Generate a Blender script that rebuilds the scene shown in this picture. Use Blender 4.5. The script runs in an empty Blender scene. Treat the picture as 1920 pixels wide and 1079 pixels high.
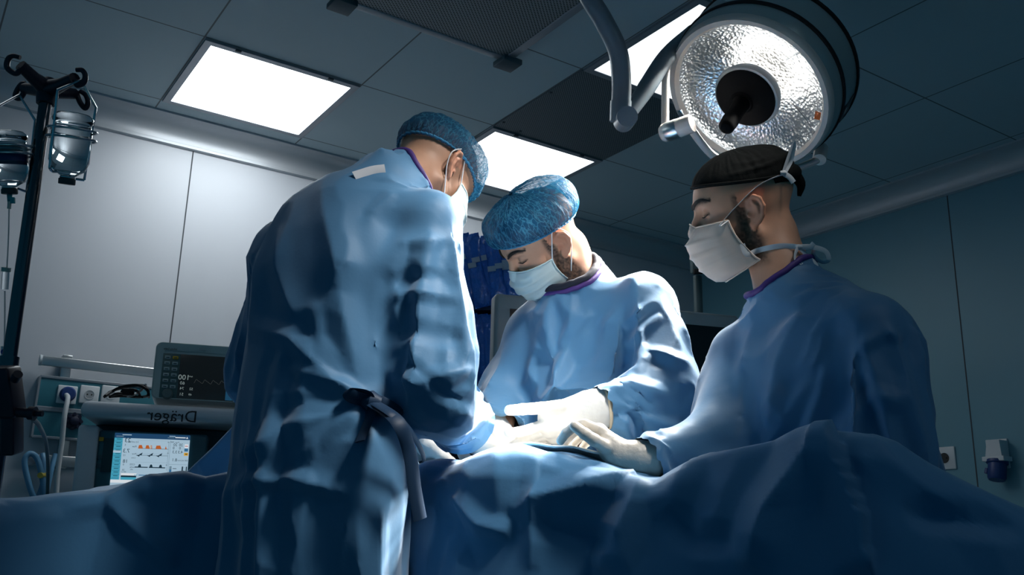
import bpy, bmesh, math, random
import numpy as np
from mathutils import Vector, Matrix
from mathutils.bvhtree import BVHTree
random.seed(7); RNG = np.random.default_rng(11)
SC = bpy.context.scene; COL = SC.collection
# ------------------------------------------------------------------ camera, world, exposure
F = 1749.35; PITCH = .266; ROLL = .0242; YAW = .5862; ZC = .9; ZCEIL = 2.9
_cp, _sp, _cr, _sr = math.cos(PITCH), math.sin(PITCH), math.cos(ROLL), math.sin(ROLL)
FW = np.array([0, _cp, _sp]); _u0 = np.array([0, -_sp, _cp]); _r0 = np.array([1., 0, 0])
RT = _cr * _r0 + _sr * _u0; UP = -_sr * _r0 + _cr * _u0
CAM = np.array([0, 0, ZC])
cam = bpy.data.cameras.new('camera'); camo = bpy.data.objects.new('camera', cam); COL.objects.link(camo)
cam.sensor_fit = 'HORIZONTAL'; cam.sensor_width = 36; cam.lens = F * 36 / 1920; cam.clip_start = .05
camo.matrix_world = Matrix(((RT[0], UP[0], -FW[0], 0), (RT[1], UP[1], -FW[1], 0), (RT[2], UP[2], -FW[2], ZC), (0, 0, 0, 1)))
SC.camera = camo
w = bpy.data.worlds.new('world'); SC.world = w; w.use_nodes = True
w.node_tree.nodes['Background'].inputs[0].default_value = (.04, .36, .62, 1)
w.node_tree.nodes['Background'].inputs[1].default_value = .17
vs = SC.view_settings; vs.view_transform = 'Standard'; vs.look = 'None'; vs.exposure = 0; vs.gamma = 1; vs.use_curve_mapping = False
PANEL_E = 3.2; SPOT_W = 380
# ------------------------------------------------------------------ helpers
AX = np.array([math.cos(YAW), math.sin(YAW), 0]); BX = np.array([-math.sin(YAW), math.cos(YAW), 0]); ZX = np.array([0, 0, 1.])
def D(u, v): return FW + RT * (u - 960) / F - UP * (v - 539.5) / F
def W(u, v, d): return CAM + D(u, v) * d                       # a point by direction and distance
def Y(u, v, y): return CAM + D(u, v) * (y / D(u, v)[1])
def onplane(u, v, n, off):
    d = D(u, v); return CAM + d * ((off - CAM @ n) / (d @ n))
def ab(a, b, z=0): return AX * a + BX * b + ZX * z
def project(P):
    X = np.asarray(P, float) - CAM; d = X @ FW
    return 960 + F * (X @ RT) / d, 539.5 - F * (X @ UP) / d, d
def camdir(r, f, u):
    x = RT * r + FW * f + UP * u; return x / np.linalg.norm(x)
def nrm(x): x = np.asarray(x, float); return x / np.linalg.norm(x)

MATS = {}
def mat(name, col, rough=.5, metal=0, emit=None, estr=1, trans=0, ior=1.45, spec=.5, noise=None, bump=None, alpha=1, sheen=0, vcol=None, coat=0):
    if name in MATS: return MATS[name]
    m = bpy.data.materials.new(name); m.use_nodes = True; nt = m.node_tree; p = nt.nodes['Principled BSDF']
    p.inputs['Base Color'].default_value = (*col, 1); p.inputs['Roughness'].default_value = rough; p.inputs['Metallic'].default_value = metal
    p.inputs['Transmission Weight'].default_value = trans; p.inputs['IOR'].default_value = ior; p.inputs['Specular IOR Level'].default_value = spec
    p.inputs['Alpha'].default_value = alpha; p.inputs['Sheen Weight'].default_value = sheen; p.inputs['Coat Weight'].default_value = coat
    if emit: p.inputs['Emission Color'].default_value = (*emit, 1); p.inputs['Emission Strength'].default_value = estr
    tc = nt.nodes.new('ShaderNodeTexCoord')
    last = None
    if vcol:
        a = nt.nodes.new('ShaderNodeAttribute'); a.attribute_name = vcol; last = a.outputs['Color']
    if noise:                                                  # (scale, amount)
        n = nt.nodes.new('ShaderNodeTexNoise'); n.inputs['Scale'].default_value = noise[0]; n.inputs['Detail'].default_value = 5
        nt.links.new(tc.outputs['Object'], n.inputs['Vector'])
        mx = nt.nodes.new('ShaderNodeMixRGB'); mx.blend_type = 'MULTIPLY'; mx.inputs[0].default_value = 1
        r = nt.nodes.new('ShaderNodeMapRange'); r.inputs[3].default_value = 1 - noise[1]; r.inputs[4].default_value = 1 + noise[1]
        nt.links.new(n.outputs['Fac'], r.inputs[0]); nt.links.new(r.outputs[0], mx.inputs[2])
        if last: nt.links.new(last, mx.inputs[1])
        else: mx.inputs[1].default_value = (*col, 1)
        last = mx.outputs[0]
    if last: nt.links.new(last, p.inputs['Base Color'])
    if bump:                                                   # list of (kind, scale, strength, distance)
        prev = None
        for kind, sc, st, di in bump:
            if kind == 'noise':
                t = nt.nodes.new('ShaderNodeTexNoise'); t.inputs['Detail'].default_value = 4; o = t.outputs['Fac']
            elif kind == 'vor':
                t = nt.nodes.new('ShaderNodeTexVoronoi'); t.feature = 'DISTANCE_TO_EDGE'; o = t.outputs['Distance']
            else:
                t = nt.nodes.new('ShaderNodeTexVoronoi'); o = t.outputs['Distance']
            t.inputs['Scale'].default_value = sc; nt.links.new(tc.outputs['Object'], t.inputs['Vector'])
            b = nt.nodes.new('ShaderNodeBump'); b.inputs['Strength'].default_value = st; b.inputs['Distance'].default_value = di
            nt.links.new(o, b.inputs['Height'])
            if prev: nt.links.new(prev, b.inputs['Normal'])
            prev = b.outputs['Normal']
        nt.links.new(prev, p.inputs['Normal'])
    MATS[name] = m; return m

def tag(o, label=None, cat=None, group=None, kind=None):
    if label: o['label'] = label
    if cat: o['category'] = cat
    if group: o['group'] = group
    if kind: o['kind'] = kind
    return o
def empty(name, loc=(0, 0, 0), label=None, cat=None, group=None):
    o = bpy.data.objects.new(name, None); COL.objects.link(o); o.location = Vector(loc); o.empty_display_size = .05
    return tag(o, label, cat, group)

def smooth_path(pts, n=8):
    P = [np.asarray(p, float) for p in pts]
    if len(P) < 3: return P
    P = [2 * P[0] - P[1]] + P + [2 * P[-1] - P[-2]]; out = []
    for i in range(1, len(P) - 2):
        p0, p1, p2, p3 = P[i - 1:i + 3]
        for k in range(n):
            t = k / n
            out.append(.5 * (2 * p1 + (p2 - p0) * t + (2 * p0 - 5 * p1 + 4 * p2 - p3) * t * t + (3 * p1 - p0 - 3 * p2 + p3) * t ** 3))
    return out + [P[-2]]

class MB:
    """collects shapes and links them as ONE mesh object"""
    def __init__(s): s.v = []; s.f = []; s.m = []
    def add(s, V, Fs, m=0):
        b = len(s.v); s.v += [tuple(map(float, x)) for x in V]; s.f += [tuple(b + i for i in f) for f in Fs]; s.m += [m] * len(Fs); return s
    def box(s, c, ex, ey, ez, m=0, bev=0):                      # centre and three half-extent vectors
        c, ex, ey, ez = (np.asarray(q, float) for q in (c, ex, ey, ez))
        if bev <= 0:
            V = [c + ex * i + ey * j + ez * k for i in (-1, 1) for j in (-1, 1) for k in (-1, 1)]
            return s.add(V, [(0, 1, 3, 2), (4, 6, 7, 5), (0, 4, 5, 1), (2, 3, 7, 6), (0, 2, 6, 4), (1, 5, 7, 3)], m)
        L = [np.linalg.norm(e) for e in (ex, ey, ez)]; E = [e / l for e, l in zip((ex, ey, ez), L)]; bev = min(bev, min(L) * .95)
        bm = bmesh.new(); bmesh.ops.create_cube(bm, size=2)
        for q in bm.verts: q.co = Vector([q.co[i] * L[i] for i in range(3)])
        bmesh.ops.bevel(bm, geom=list(bm.edges), offset=bev, segments=3, profile=.5, affect='EDGES')
        bm.verts.index_update()
        V = [c + E[0] * q.co.x + E[1] * q.co.y + E[2] * q.co.z for q in bm.verts]
        Fs = [tuple(q.index for q in f.verts) for f in bm.faces]; bm.free(); return s.add(V, Fs, m)
    def tube(s, pts, r, n=12, m=0, smooth=0, flat=None):
        P = smooth_path(pts, smooth) if smooth else [np.asarray(p, float) for p in pts]
        R = r if hasattr(r, '__len__') else None
        K = len(P); T = [nrm(P[min(i + 1, K - 1)] - P[max(i - 1, 0)]) for i in range(K)]
        a = np.array([0, 0, 1.]) if abs(T[0][2]) < .9 else np.array([1., 0, 0])
        if flat is not None: a = np.asarray(flat[0], float)
        N = nrm(a - T[0] * (a @ T[0])); V = []
        for i in range(K):
            N = nrm(N - T[i] * (N @ T[i])); Bn = np.cross(T[i], N)
            rr = r if R is None else np.interp(i / (K - 1), np.linspace(0, 1, len(R)), R)
            fx = 1 if flat is None else flat[1]
            for k in range(n):
                t = 2 * math.pi * k / n; V.append(P[i] + N * math.cos(t) * rr * fx + Bn * math.sin(t) * rr)
        Fs = [(i * n + k, i * n + (k + 1) % n, (i + 1) * n + (k + 1) % n, (i + 1) * n + k) for i in range(K - 1) for k in range(n)]
        Fs += [tuple(range(n - 1, -1, -1)), tuple((K - 1) * n + k for k in range(n))]
        return s.add(V, Fs, m)
    def lathe(s, o, ax, prof, n=32, m=0, caps=True):            # prof: list of (radius, height along ax)
        o = np.asarray(o, float); ax = nrm(ax); a = np.array([1., 0, 0]) if abs(ax[0]) < .8 else np.array([0, 1., 0])
        e1 = nrm(a - ax * (a @ ax)); e2 = np.cross(ax, e1); V = []
        for r, h in prof:
            for k in range(n):
                t = 2 * math.pi * k / n; V.append(o + ax * h + (e1 * math.cos(t) + e2 * math.sin(t)) * max(r, 1e-5))
        K = len(prof); Fs = [(i * n + k, i * n + (k + 1) % n, (i + 1) * n + (k + 1) % n, (i + 1) * n + k) for i in range(K - 1) for k in range(n)]
        if caps: Fs += [tuple(range(n - 1, -1, -1)), tuple((K - 1) * n + k for k in range(n))]
        return s.add(V, Fs, m)
    def prism(s, poly, nvec, m=0):                              # planar polygon (3-D points) extruded by nvec
        P = [np.asarray(p, float) for p in poly]; n = len(P); nvec = np.asarray(nvec, float)
        V = P + [p + nvec for p in P]
        return s.add(V, [tuple(range(n - 1, -1, -1)), tuple(range(n, 2 * n))] + [(i, (i + 1) % n, n + (i + 1) % n, n + i) for i in range(n)], m)
    def build(s, name, mats, parent=None, smooth=True, angle=40):
        me = bpy.data.meshes.new(name); me.from_pydata(s.v, [], s.f)
        if not isinstance(mats, (list, tuple)): mats = [mats]
        for q in mats: me.materials.append(q)
        me.polygons.foreach_set('material_index', s.m)
        bm = bmesh.new(); bm.from_mesh(me); bmesh.ops.recalc_face_normals(bm, faces=bm.faces); bm.to_mesh(me); bm.free()
        o = bpy.data.objects.new(name, me); COL.objects.link(o)
        if smooth:
            me.polygons.foreach_set('use_smooth', [True] * len(me.polygons)); me.set_sharp_from_angle(angle=math.radians(angle))
        if parent: par(o, parent)
        return o
def wmat(o):
    m = o.matrix_basis
    return wmat(o.parent) @ o.matrix_parent_inverse @ m if o.parent else m
def par(o, p):
    o.parent = p; o.matrix_parent_inverse = wmat(p).inverted(); return o
def quadmesh(name, V, Fs, m, parent=None, smooth=True):
    b = MB(); b.add(V, Fs); return b.build(name, m, parent, smooth, 180)

def text(s, size, org, ex, ey, m, name, parent, depth=.0006, align='CENTER'):
    """lettering as a mesh: ex = reading direction, ey = up"""
    c = bpy.data.curves.new('t', 'FONT'); c.body = s; c.size = size; c.extrude = depth; c.align_x = align; c.align_y = 'CENTER'; c.resolution_u = 3
    o = bpy.data.objects.new('t', c); COL.objects.link(o)
    dg = bpy.context.evaluated_depsgraph_get(); me = bpy.data.meshes.new_from_object(o.evaluated_get(dg))
    ex, ey = nrm(ex), nrm(ey); ez = np.cross(ex, ey); org = np.asarray(org, float)
    V = [org + ex * q.co.x + ey * q.co.y + ez * q.co.z for q in me.vertices]; Fs = [tuple(p.vertices) for p in me.polygons]
    bpy.data.objects.remove(o); bpy.data.curves.remove(c); bpy.data.meshes.remove(me)
    b = MB(); b.add(V, Fs)
    return b.build(name, m, parent, False) if name else (V, Fs)
#@@ROOM
# ------------------------------------------------------------------ the room
WB = 4.56; WA = 4.585                                          # distances of the long wall (left) and of the far right wall
A0, B0, T = .84, 3.622, .714                                   # ceiling grid: one corner and the tile size
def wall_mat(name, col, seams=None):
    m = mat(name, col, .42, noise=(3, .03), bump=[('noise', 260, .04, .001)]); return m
M_wall = wall_mat('painted panel wall', (.50, .52, .56)); M_wall2 = wall_mat('shade toned panel wall', (.125, .29, .36))  # right wall: its dimness is put into a darker teal base colour
M_ceil = mat('ceiling tile', (.44, .54, .58), .6, noise=(2, .04))
def ceiling_seams(m):
    nt = m.node_tree; p = nt.nodes['Principled BSDF']; tc = nt.nodes.new('ShaderNodeTexCoord'); sx = nt.nodes.new('ShaderNodeSeparateXYZ')
    nt.links.new(tc.outputs['Object'], sx.inputs[0]); outs = []
    for ax, o in (('X', A0), ('Y', B0)):
        a = nt.nodes.new('ShaderNodeMath'); a.operation = 'SUBTRACT'; a.inputs[1].default_value = o - 20 * T; nt.links.new(sx.outputs[ax], a.inputs[0])
        q = nt.nodes.new('ShaderNodeMath'); q.operation = 'PINGPONG'; q.inputs[1].default_value = T / 2; nt.links.new(a.outputs[0], q.inputs[0])
        l = nt.nodes.new('ShaderNodeMath'); l.operation = 'LESS_THAN'; l.inputs[1].default_value = .0035; nt.links.new(q.outputs[0], l.inputs[0]); outs.append(l)
    mx = nt.nodes.new('ShaderNodeMath'); mx.operation = 'MAXIMUM'; nt.links.new(outs[0].outputs[0], mx.inputs[0]); nt.links.new(outs[1].outputs[0], mx.inputs[1])
    old = p.inputs['Base Color'].links[0].from_socket; c = nt.nodes.new('ShaderNodeMixRGB'); c.inputs[2].default_value = (.13, .14, .15, 1)
    nt.links.new(mx.outputs[0], c.inputs[0]); nt.links.new(old, c.inputs[1]); nt.links.new(c.outputs[0], p.inputs['Base Color'])
ceiling_seams(M_ceil)
AMIN, BMIN = -3.2, -2.6
def room_box(name, a0, a1, b0, b1, z0, z1, m, parent=None):    # box in room axes, origin kept at the room's own frame
    b = MB(); c = ((a0 + a1) / 2, (b0 + b1) / 2, (z0 + z1) / 2)
    b.box(c, ((a1 - a0) / 2, 0, 0), (0, (b1 - b0) / 2, 0), (0, 0, (z1 - z0) / 2))
    o = b.build(name, m, None, False); o.rotation_euler.z = YAW
    if parent: par(o, parent)
    return o
M_floor = mat('teal bounce floor', (.07, .23, .29), .35, noise=(9, .08))  # unseen floor, coloured teal to tint the light it bounces up
M_cove = mat('aluminium cove', (.50, .52, .55), .4, .3)
M_dark = mat('dark seam', (.05, .06, .07), .7)
tag(room_box('floor', AMIN, WA + .1, BMIN, WB + .1, -.1, 0, M_floor), kind='structure')
tag(room_box('ceiling', AMIN, WA + .1, BMIN, WB + .1, ZCEIL, ZCEIL + .1, M_ceil), kind='structure')
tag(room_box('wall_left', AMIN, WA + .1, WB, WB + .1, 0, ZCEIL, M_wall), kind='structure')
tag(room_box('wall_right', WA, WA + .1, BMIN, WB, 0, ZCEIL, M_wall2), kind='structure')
k = 0
def trim(m, *a):
    global k
    k += 1; return tag(room_box('trim_%d' % k, *a, m), kind='structure')
def cove(a0, a1, b0, b1, wall):                                # quarter-round between ceiling and wall with two raised beads
    global k
    k += 1; prof = [(0, 0), (.115, 0), (.115, -.012), (.10, -.012)] + [(.02 + .08 * math.cos(t), -.095 + .083 * math.sin(t)) for t in np.linspace(1.45, .1, 8)][::1]
    prof = [(0, 0), (.12, 0), (.12, -.01), (.105, -.012)] + [(.105 - .09 * math.sin(t), -.1 + .088 * math.cos(t)) for t in np.linspace(.1, 1.5, 9)] + [(.015, -.108), (.022, -.112), (.022, -.126), (0, -.13)]
    b = MB(); n = len(prof); V = []
    for e in (0, 1):
        for q, z in prof:
            V.append((a0 if not e else a1, WB - q, ZCEIL + z) if wall == 'left' else (WA - q, b0 if not e else b1, ZCEIL + z))
    b.add(V, [(i, (i + 1) % n, n + (i + 1) % n, n + i) for i in range(n)])
    o = b.build('trim_%d' % k, M_cove, None, True, 30); o.rotation_euler.z = YAW; tag(o, kind='structure')
cove(AMIN, WA, 0, 0, 'left'); cove(0, 0, BMIN, WB, 'right')
for u, v in ((365, 262), (990, 640)):                           # panel joints on the left wall
    a = onplane(u, v, BX, WB) @ AX; trim(M_dark, a - .003, a + .003, WB - .0015, WB, 0, ZCEIL - .13)
for u, v in ((1790, 500),):
    b_ = onplane(u, v, AX, WA) @ BX; trim(M_dark, WA - .0015, WA, b_ - .003, b_ + .003, 0, ZCEIL - .13)

# recessed light panels
M_frame = mat('grey aluminium frame', (.30, .32, .35), .4, .5)
def light_panel(ia, ib, label, power):
    a0, b0 = A0 + ia * T, B0 + ib * T
    e = empty('ceiling_light', ab(a0 + T / 2, b0 + T / 2, ZCEIL), label, 'ceiling light', 'square light panels in the ceiling')
    fr = MB(); c = ab(a0 + T / 2, b0 + T / 2, ZCEIL - .006); h = T / 2 - .006; t = .016
    for s in (-1, 1):
        fr.box(c + AX * s * (h - t), AX * t, BX * h, ZX * .006); fr.box(c + BX * s * (h - t), AX * (h - 2 * t), BX * t, ZX * .006)
    fr.build('frame', M_frame, e, False)
    d = MB(); d.box(c, AX * (h - 2 * t), BX * (h - 2 * t), ZX * .003); d.build('diffuser', mat('lit diffuser %.1f' % power, (.9, .9, .9), .5, emit=(.90, .97, 1.0), estr=power), e, False)
    for s in (-.6, .6):
        q = MB(); q.box(c - BX * (h - .004) + AX * s * h - ZX * .007, AX * .012, BX * .006, ZX * .004); q.build('clip', M_dark, e, False)
light_panel(0, 0, 'square white ceiling light panel nearest the infusion stand, whole', 11)
light_panel(2, 0, 'white ceiling light panel behind the heads of the two blue-capped surgeons', 5)
light_panel(2, -2, 'white ceiling light panel partly hidden behind the round operating lamp', 1.6)
light_panel(0, -6, 'added unseen fill light panel above and behind the photographer', 3.2)  # fill panel added out of view to brighten gowns and drape front
light_panel(-2, -2, 'added unseen fill light panel over the infusion stand, outside the picture', 1.5)  # fill panel added out of view to lift the lower left wall
def perf_mat(name, col, dot, sc):
    m = mat(name, col, .55, .2); nt = m.node_tree; p = nt.nodes['Principled BSDF']
    tc = nt.nodes.new('ShaderNodeTexCoord'); mp = nt.nodes.new('ShaderNodeMapping'); mp.inputs['Rotation'].default_value = (0, 0, math.radians(45)); mp.inputs['Scale'].default_value = (sc,) * 3
    v = nt.nodes.new('ShaderNodeTexVoronoi'); v.voronoi_dimensions = '2D'; v.inputs['Randomness'].default_value = 0; v.inputs['Scale'].default_value = 1
    l = nt.nodes.new('ShaderNodeMath'); l.operation = 'LESS_THAN'; l.inputs[1].default_value = .32
    c = nt.nodes.new('ShaderNodeMixRGB'); c.inputs[1].default_value = (*col, 1); c.inputs[2].default_value = (*dot, 1)
    nt.links.new(tc.outputs['Object'], mp.inputs[0]); nt.links.new(mp.outputs[0], v.inputs['Vector']); nt.links.new(v.outputs['Distance'], l.inputs[0]); nt.links.new(l.outputs[0], c.inputs[0]); nt.links.new(c.outputs[0], p.inputs['Base Color'])
    return m
M_perf = perf_mat('perforated vent sheet', (.28, .29, .30), (.02, .03, .03), 85)
M_perf2 = perf_mat('dark perforated tile', (.15, .18, .20), (.015, .03, .035), 105)
M_bracket = mat('dark teal bracket', (.02, .06, .08), .5)
# hanging laminar outlet
zv = ZCEIL - .05; c1 = onplane(955, 122, ZX, zv); ca, cb = c1 @ AX, c1 @ BX
S_V = .76
ve = empty('air_diffuser', ab(ca - S_V / 2, cb - S_V / 2, ZCEIL), 'large perforated ceiling air outlet with dark corner brackets', 'air vent')
f = MB(); c = ab(ca - S_V / 2 - .02, cb - S_V / 2 - .02, zv)
for s in (-1, 1):
    f.box(c + AX * s * (S_V / 2 - .015) + ZX * .01, AX * .018, BX * S_V / 2, ZX * .015, 0, .004); f.box(c + BX * s * (S_V / 2 - .015) + ZX * .01, AX * S_V / 2, BX * .018, ZX * .015, 0, .004)
f.build('frame', M_frame, ve)
g = MB(); g.box(c + ZX * .03, AX * (S_V / 2 + .006), BX * (S_V / 2 + .006), ZX * .02); g.build('housing', M_dark, ve, False)
o = room_box('perforated_sheet', (c @ AX) - S_V / 2 + .03, (c @ AX) + S_V / 2 - .03, (c @ BX) - S_V / 2 + .03, (c @ BX) + S_V / 2 - .03, zv, zv + .006, M_perf, ve)
for sa in (-1, 1):
    for sb in (-1, 1):
        q = MB(); q.box(c + AX * sa * (S_V / 2 - .005) + BX * sb * (S_V / 2 - .005) - ZX * .012, AX * .045, BX * .045, ZX * .012, 0, .003); q.build('corner_bracket', M_bracket, ve)
# flush perforated tile between two light panels
pe = empty('perforated_tile', ab(A0 + 2.5 * T, B0 - .5 * T, ZCEIL), 'dark perforated ceiling tile between two light panels', 'air vent')
room_box('perforated_sheet', A0 + 2 * T + .004, A0 + 3 * T - .004, B0 - T + .004, B0 - .004, ZCEIL - .005, ZCEIL, M_perf2, pe)
for (i, j) in ((.06, .9), (.06, .35), (.5, .95)):
    q = MB(); q.lathe(ab(A0 + 2 * T + i * T * .4, B0 - T + j * T, ZCEIL - .005), -ZX, [(.007, 0), (.006, .004), (.002, .005)], 10); q.build('screw', M_dark, pe)
#@@LAMP
# ------------------------------------------------------------------ operating lamp
M_white = mat('cream enamel', (.52, .48, .44), .35); M_teal = mat('grey green enamel', (.30, .38, .38), .3, .35)
M_blk = mat('black rubber', (.005, .0055, .007), .6, spec=.25); M_chrome = mat('polished steel', (.75, .76, .78), .12, 1); M_steel = mat('brushed steel', (.55, .57, .58), .32, 1)
M_arm = mat('grey enamel arm', (.13, .17, .20), .35, .2)
LC = W(1400, 181, 2.65); LN = camdir(-.55, -.56, -.62); LR = .245
lamp = empty('operating_lamp', LC, 'round operating lamp lit above the table, black handle in its centre', 'surgical lamp')
e1 = nrm(np.cross(LN, ZX)); e2 = np.cross(LN, e1)
b = MB(); b.lathe(LC, -LN, [(LR - .012, .0), (LR + .004, .03), (LR + .006, .062)], 72, 0, False); b.build('face_rim_band', M_teal, lamp)
b = MB(); b.lathe(LC, -LN, [(LR - .03, .010), (LR - .022, -.006), (LR - .008, -.008), (LR - .001, .004), (LR, .016), (LR - .012, .014), (LR - .03, .010)], 72, 0, False); b.build('rim', M_white, lamp)
b = MB(); b.lathe(LC, -LN, [(LR + .004, .060), (LR + .011, .062), (LR + .011, .074), (LR + .004, .076)], 72, 0, False); b.build('seal_ring', M_blk, lamp)
b = MB(); b.lathe(LC, -LN, [(LR + .006, .074), (LR + .010, .10), (LR + .008, .165), (LR - .0, .17)], 72, 0, False); b.build('housing', M_teal, lamp)
b = MB(); b.lathe(LC, -LN, [(LR + .007, .164), (LR + .0135, .166), (LR + .0135, .176), (LR + .003, .178)], 72, 0, False); b.build('seal_ring', M_blk, lamp)
b = MB(); b.lathe(LC, -LN, [(LR + .004, .176), (LR - .005, .195), (LR - .05, .225), (.10, .25), (.0, .255)], 72, 0, False); b.build('back_cover', M_teal, lamp)
M_refl = mat('faceted reflector', (.62, .66, .70), .28, 1, bump=[('vor2', 110, .35, .004), ('noise', 22, .35, .01)])
b = MB(); b.lathe(LC, -LN, [(LR - .02, .012)] + [((LR - .02) * math.cos(t), .012 + .10 * math.sin(t) ** 1.0) for t in np.linspace(.1, 1.55, 16)], 72, 0, False); b.build('reflector', M_refl, lamp)
M_glass = mat('clear glass', (.96, .98, .98), .02, trans=1, ior=1.1)
M_bulb = mat('glowing bulb', (1, 1, 1), .4, emit=(1, .96, .88), estr=9)
CE = LC + LN * .006
b = MB(); b.lathe(CE, -LN, [(.086, -.002), (.094, .0), (.098, .010), (.092, .03), (.062, .045)], 48, 0, False); b.build('lamp_collar', M_white, lamp)
b = MB(); b.lathe(CE, -LN, [(.078, .032), (.084, .040), (.078, .050), (.07, .05)], 48, 0, False); b.build('bulb', M_bulb, lamp)
b = MB(); b.lathe(CE, LN, [(.088, .0), (.088, .006), (.076, .016), (.05, .024), (.034, .028), (.03, .034), (.0, .036)], 48, 0, False); b.build('centre_cap', mat('matte black', (.003, .003, .0035), .8, spec=.1), lamp)
b = MB()
hd = nrm(W(1343, 268, 2.47) - (CE + LN * .02)); b.lathe(CE + LN * .02, hd, [(.03, 0), (.024, .02), (.022, .07), (.024, .12), (.022, .155), (.014, .165), (0, .167)], 24, 0, False); b.build('handle', MATS['matte black'], lamp)
for q in range(4):                                             # seams of the reflector segments
    t = [0.5, 2.0, 3.3, 4.9][q]; b = MB(); d_ = e1 * math.cos(t) + e2 * math.sin(t)
    pts = [LC + d_ * r - LN * (.012 + .098 * math.sqrt(max(0, 1 - (r / (LR - .02)) ** 2)) - .004) for r in np.linspace(.10, LR - .03, 8)]
    b.tube(pts, .0016, 6); b.build('reflector_seam', M_chrome, lamp)
for u_, v_ in ((1304, 204), (1432, 287)):
    P_ = onplane(u_, v_, LN, LC @ LN + .005); rd = nrm(P_ - LC); b = MB(); b.box(LC + rd * (LR - .022) + LN * .006, rd * .008, np.cross(LN, rd) * .012, LN * .004, 0, .002); b.build('clip', M_chrome, lamp)
P_ = onplane(1533, 217, LN, LC @ LN - .002); b = MB(); b.box(P_, nrm(P_ - LC) * .008, np.cross(LN, nrm(P_ - LC)) * .012, LN * .002, 0, .001); b.build('orange_sticker', mat('orange sticker', (.8, .16, .03), .5), lamp)
def rimpt(u_, v_, back): # a point of the housing wall seen at u,v
    P_ = onplane(u_, v_, LN, LC @ LN - back); rd = nrm(P_ - LC - LN * ((P_ - LC) @ LN)); return rd
rd = rimpt(1385, 22, .12); tg = np.cross(LN, rd)
b = MB(); b.box(LC - LN * .125 + rd * (LR + .009), tg * .036, LN * .012, rd * .0012); b.build('label_plate', mat('pale label', (.55, .65, .8), .5), lamp, False)
b = MB()
for i_ in range(9): b.box(LC - LN * .117 + rd * (LR + .0106) + tg * (-.022 + i_ * .0045), tg * .0016, LN * .003, rd * .0004)
b.box(LC - LN * .126 + rd * (LR + .0106) + tg * .028, tg * .004, LN * .007, rd * .0004)
b.build('label_print', mat('navy print', (.02, .04, .25), .5), lamp, False)
rd = rimpt(1567, 195, .12); tg = np.cross(LN, rd)
b = MB(); b.box(LC - LN * .12 + rd * (LR + .008), tg * .028, LN * .036, rd * .002); b.build('type_plate', mat('dark plate', (.015, .02, .025), .4), lamp, False)
b = MB(); b.box(LC - LN * .105 + rd * (LR + .0105), tg * .008, LN * .008, rd * .0006); b.build('plate_symbol', M_white, lamp, False)
# suspension
dA = 2.55
b = MB(); b.tube([W(1075, -90, dA), W(1100, -15, dA), W(1132, 40, dA), W(1158, 95, dA), W(1165, 150, dA), W(1164, 205, dA)], .027, 20, 0, 8); b.build('down_tube', M_arm, lamp)
b = MB(); b.tube([W(1075, -90, dA), W(1064, -135, dA), np.array([*W(1064, -135, dA)[:2], ZCEIL])], .027, 20, 0, 0); b.build('ceiling_tube', M_arm, lamp)
b = MB(); b.tube([W(1164, 190, dA), W(1163, 228, dA)], .0295, 20); b.build('tube_sleeve', M_arm, lamp)
b = MB(); a_ = nrm(W(1190, 235, 2.50) - W(1150, 215, 2.56)); b.tube([W(1174, 222, 2.52) - FW * .03, W(1174, 222, 2.52) + FW * .06], .028, 24); b.build('elbow_joint', M_arm, lamp)
b = MB(); b.tube([W(1172, 226, 2.55), W(1212, 165, 2.62), W(1252, 105, 2.70), W(1300, 60, 2.85)], [.017, .026, .026, .024], 18, 0, 6); b.build('spring_arm', M_arm, lamp)
b = MB(); b.tube([W(1252, 105, 2.70), W(1248, 150, 2.66), W(1247, 240, 2.6)], .011, 14, 0, 6); b.build('yoke_tube', M_white, lamp)
b = MB(); p0, p1 = W(1240, 252, 2.58), W(1298, 231, 2.53); ax_ = nrm(p1 - p0); ln_ = np.linalg.norm(p1 - p0)
b.lathe(p0, ax_, [(.0, 0), (.020, .001), (.025, .008), (.026, .02), (.026, ln_ - .006), (.024, ln_), (0, ln_ + .001)], 32, 0, False); bb = b.build('yoke_joint', M_white, lamp)
b = MB(); b.lathe(p0 + ax_ * .016, ax_, [(.0262, 0), (.0268, .002), (.0268, .034), (.0262, .036)], 32, 0, False); b.build('steel_band', M_steel, bb)
b = MB(); b.tube([W(1293, 238, 2.55), W(1318, 272, 2.58), W(1345, 297, 2.62), W(1400, 318, 2.66), W(1470, 322, 2.70), W(1520, 306, 2.74), W(1545, 292, 2.76)], .011, 14, 0, 8); b.build('yoke_arc', M_white, lamp)
b = MB(); b.tube([W(1536, 300, 2.74), W(1540, 278, 2.78)], .020, 20); b.build('yoke_pivot', M_white, lamp)
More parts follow.
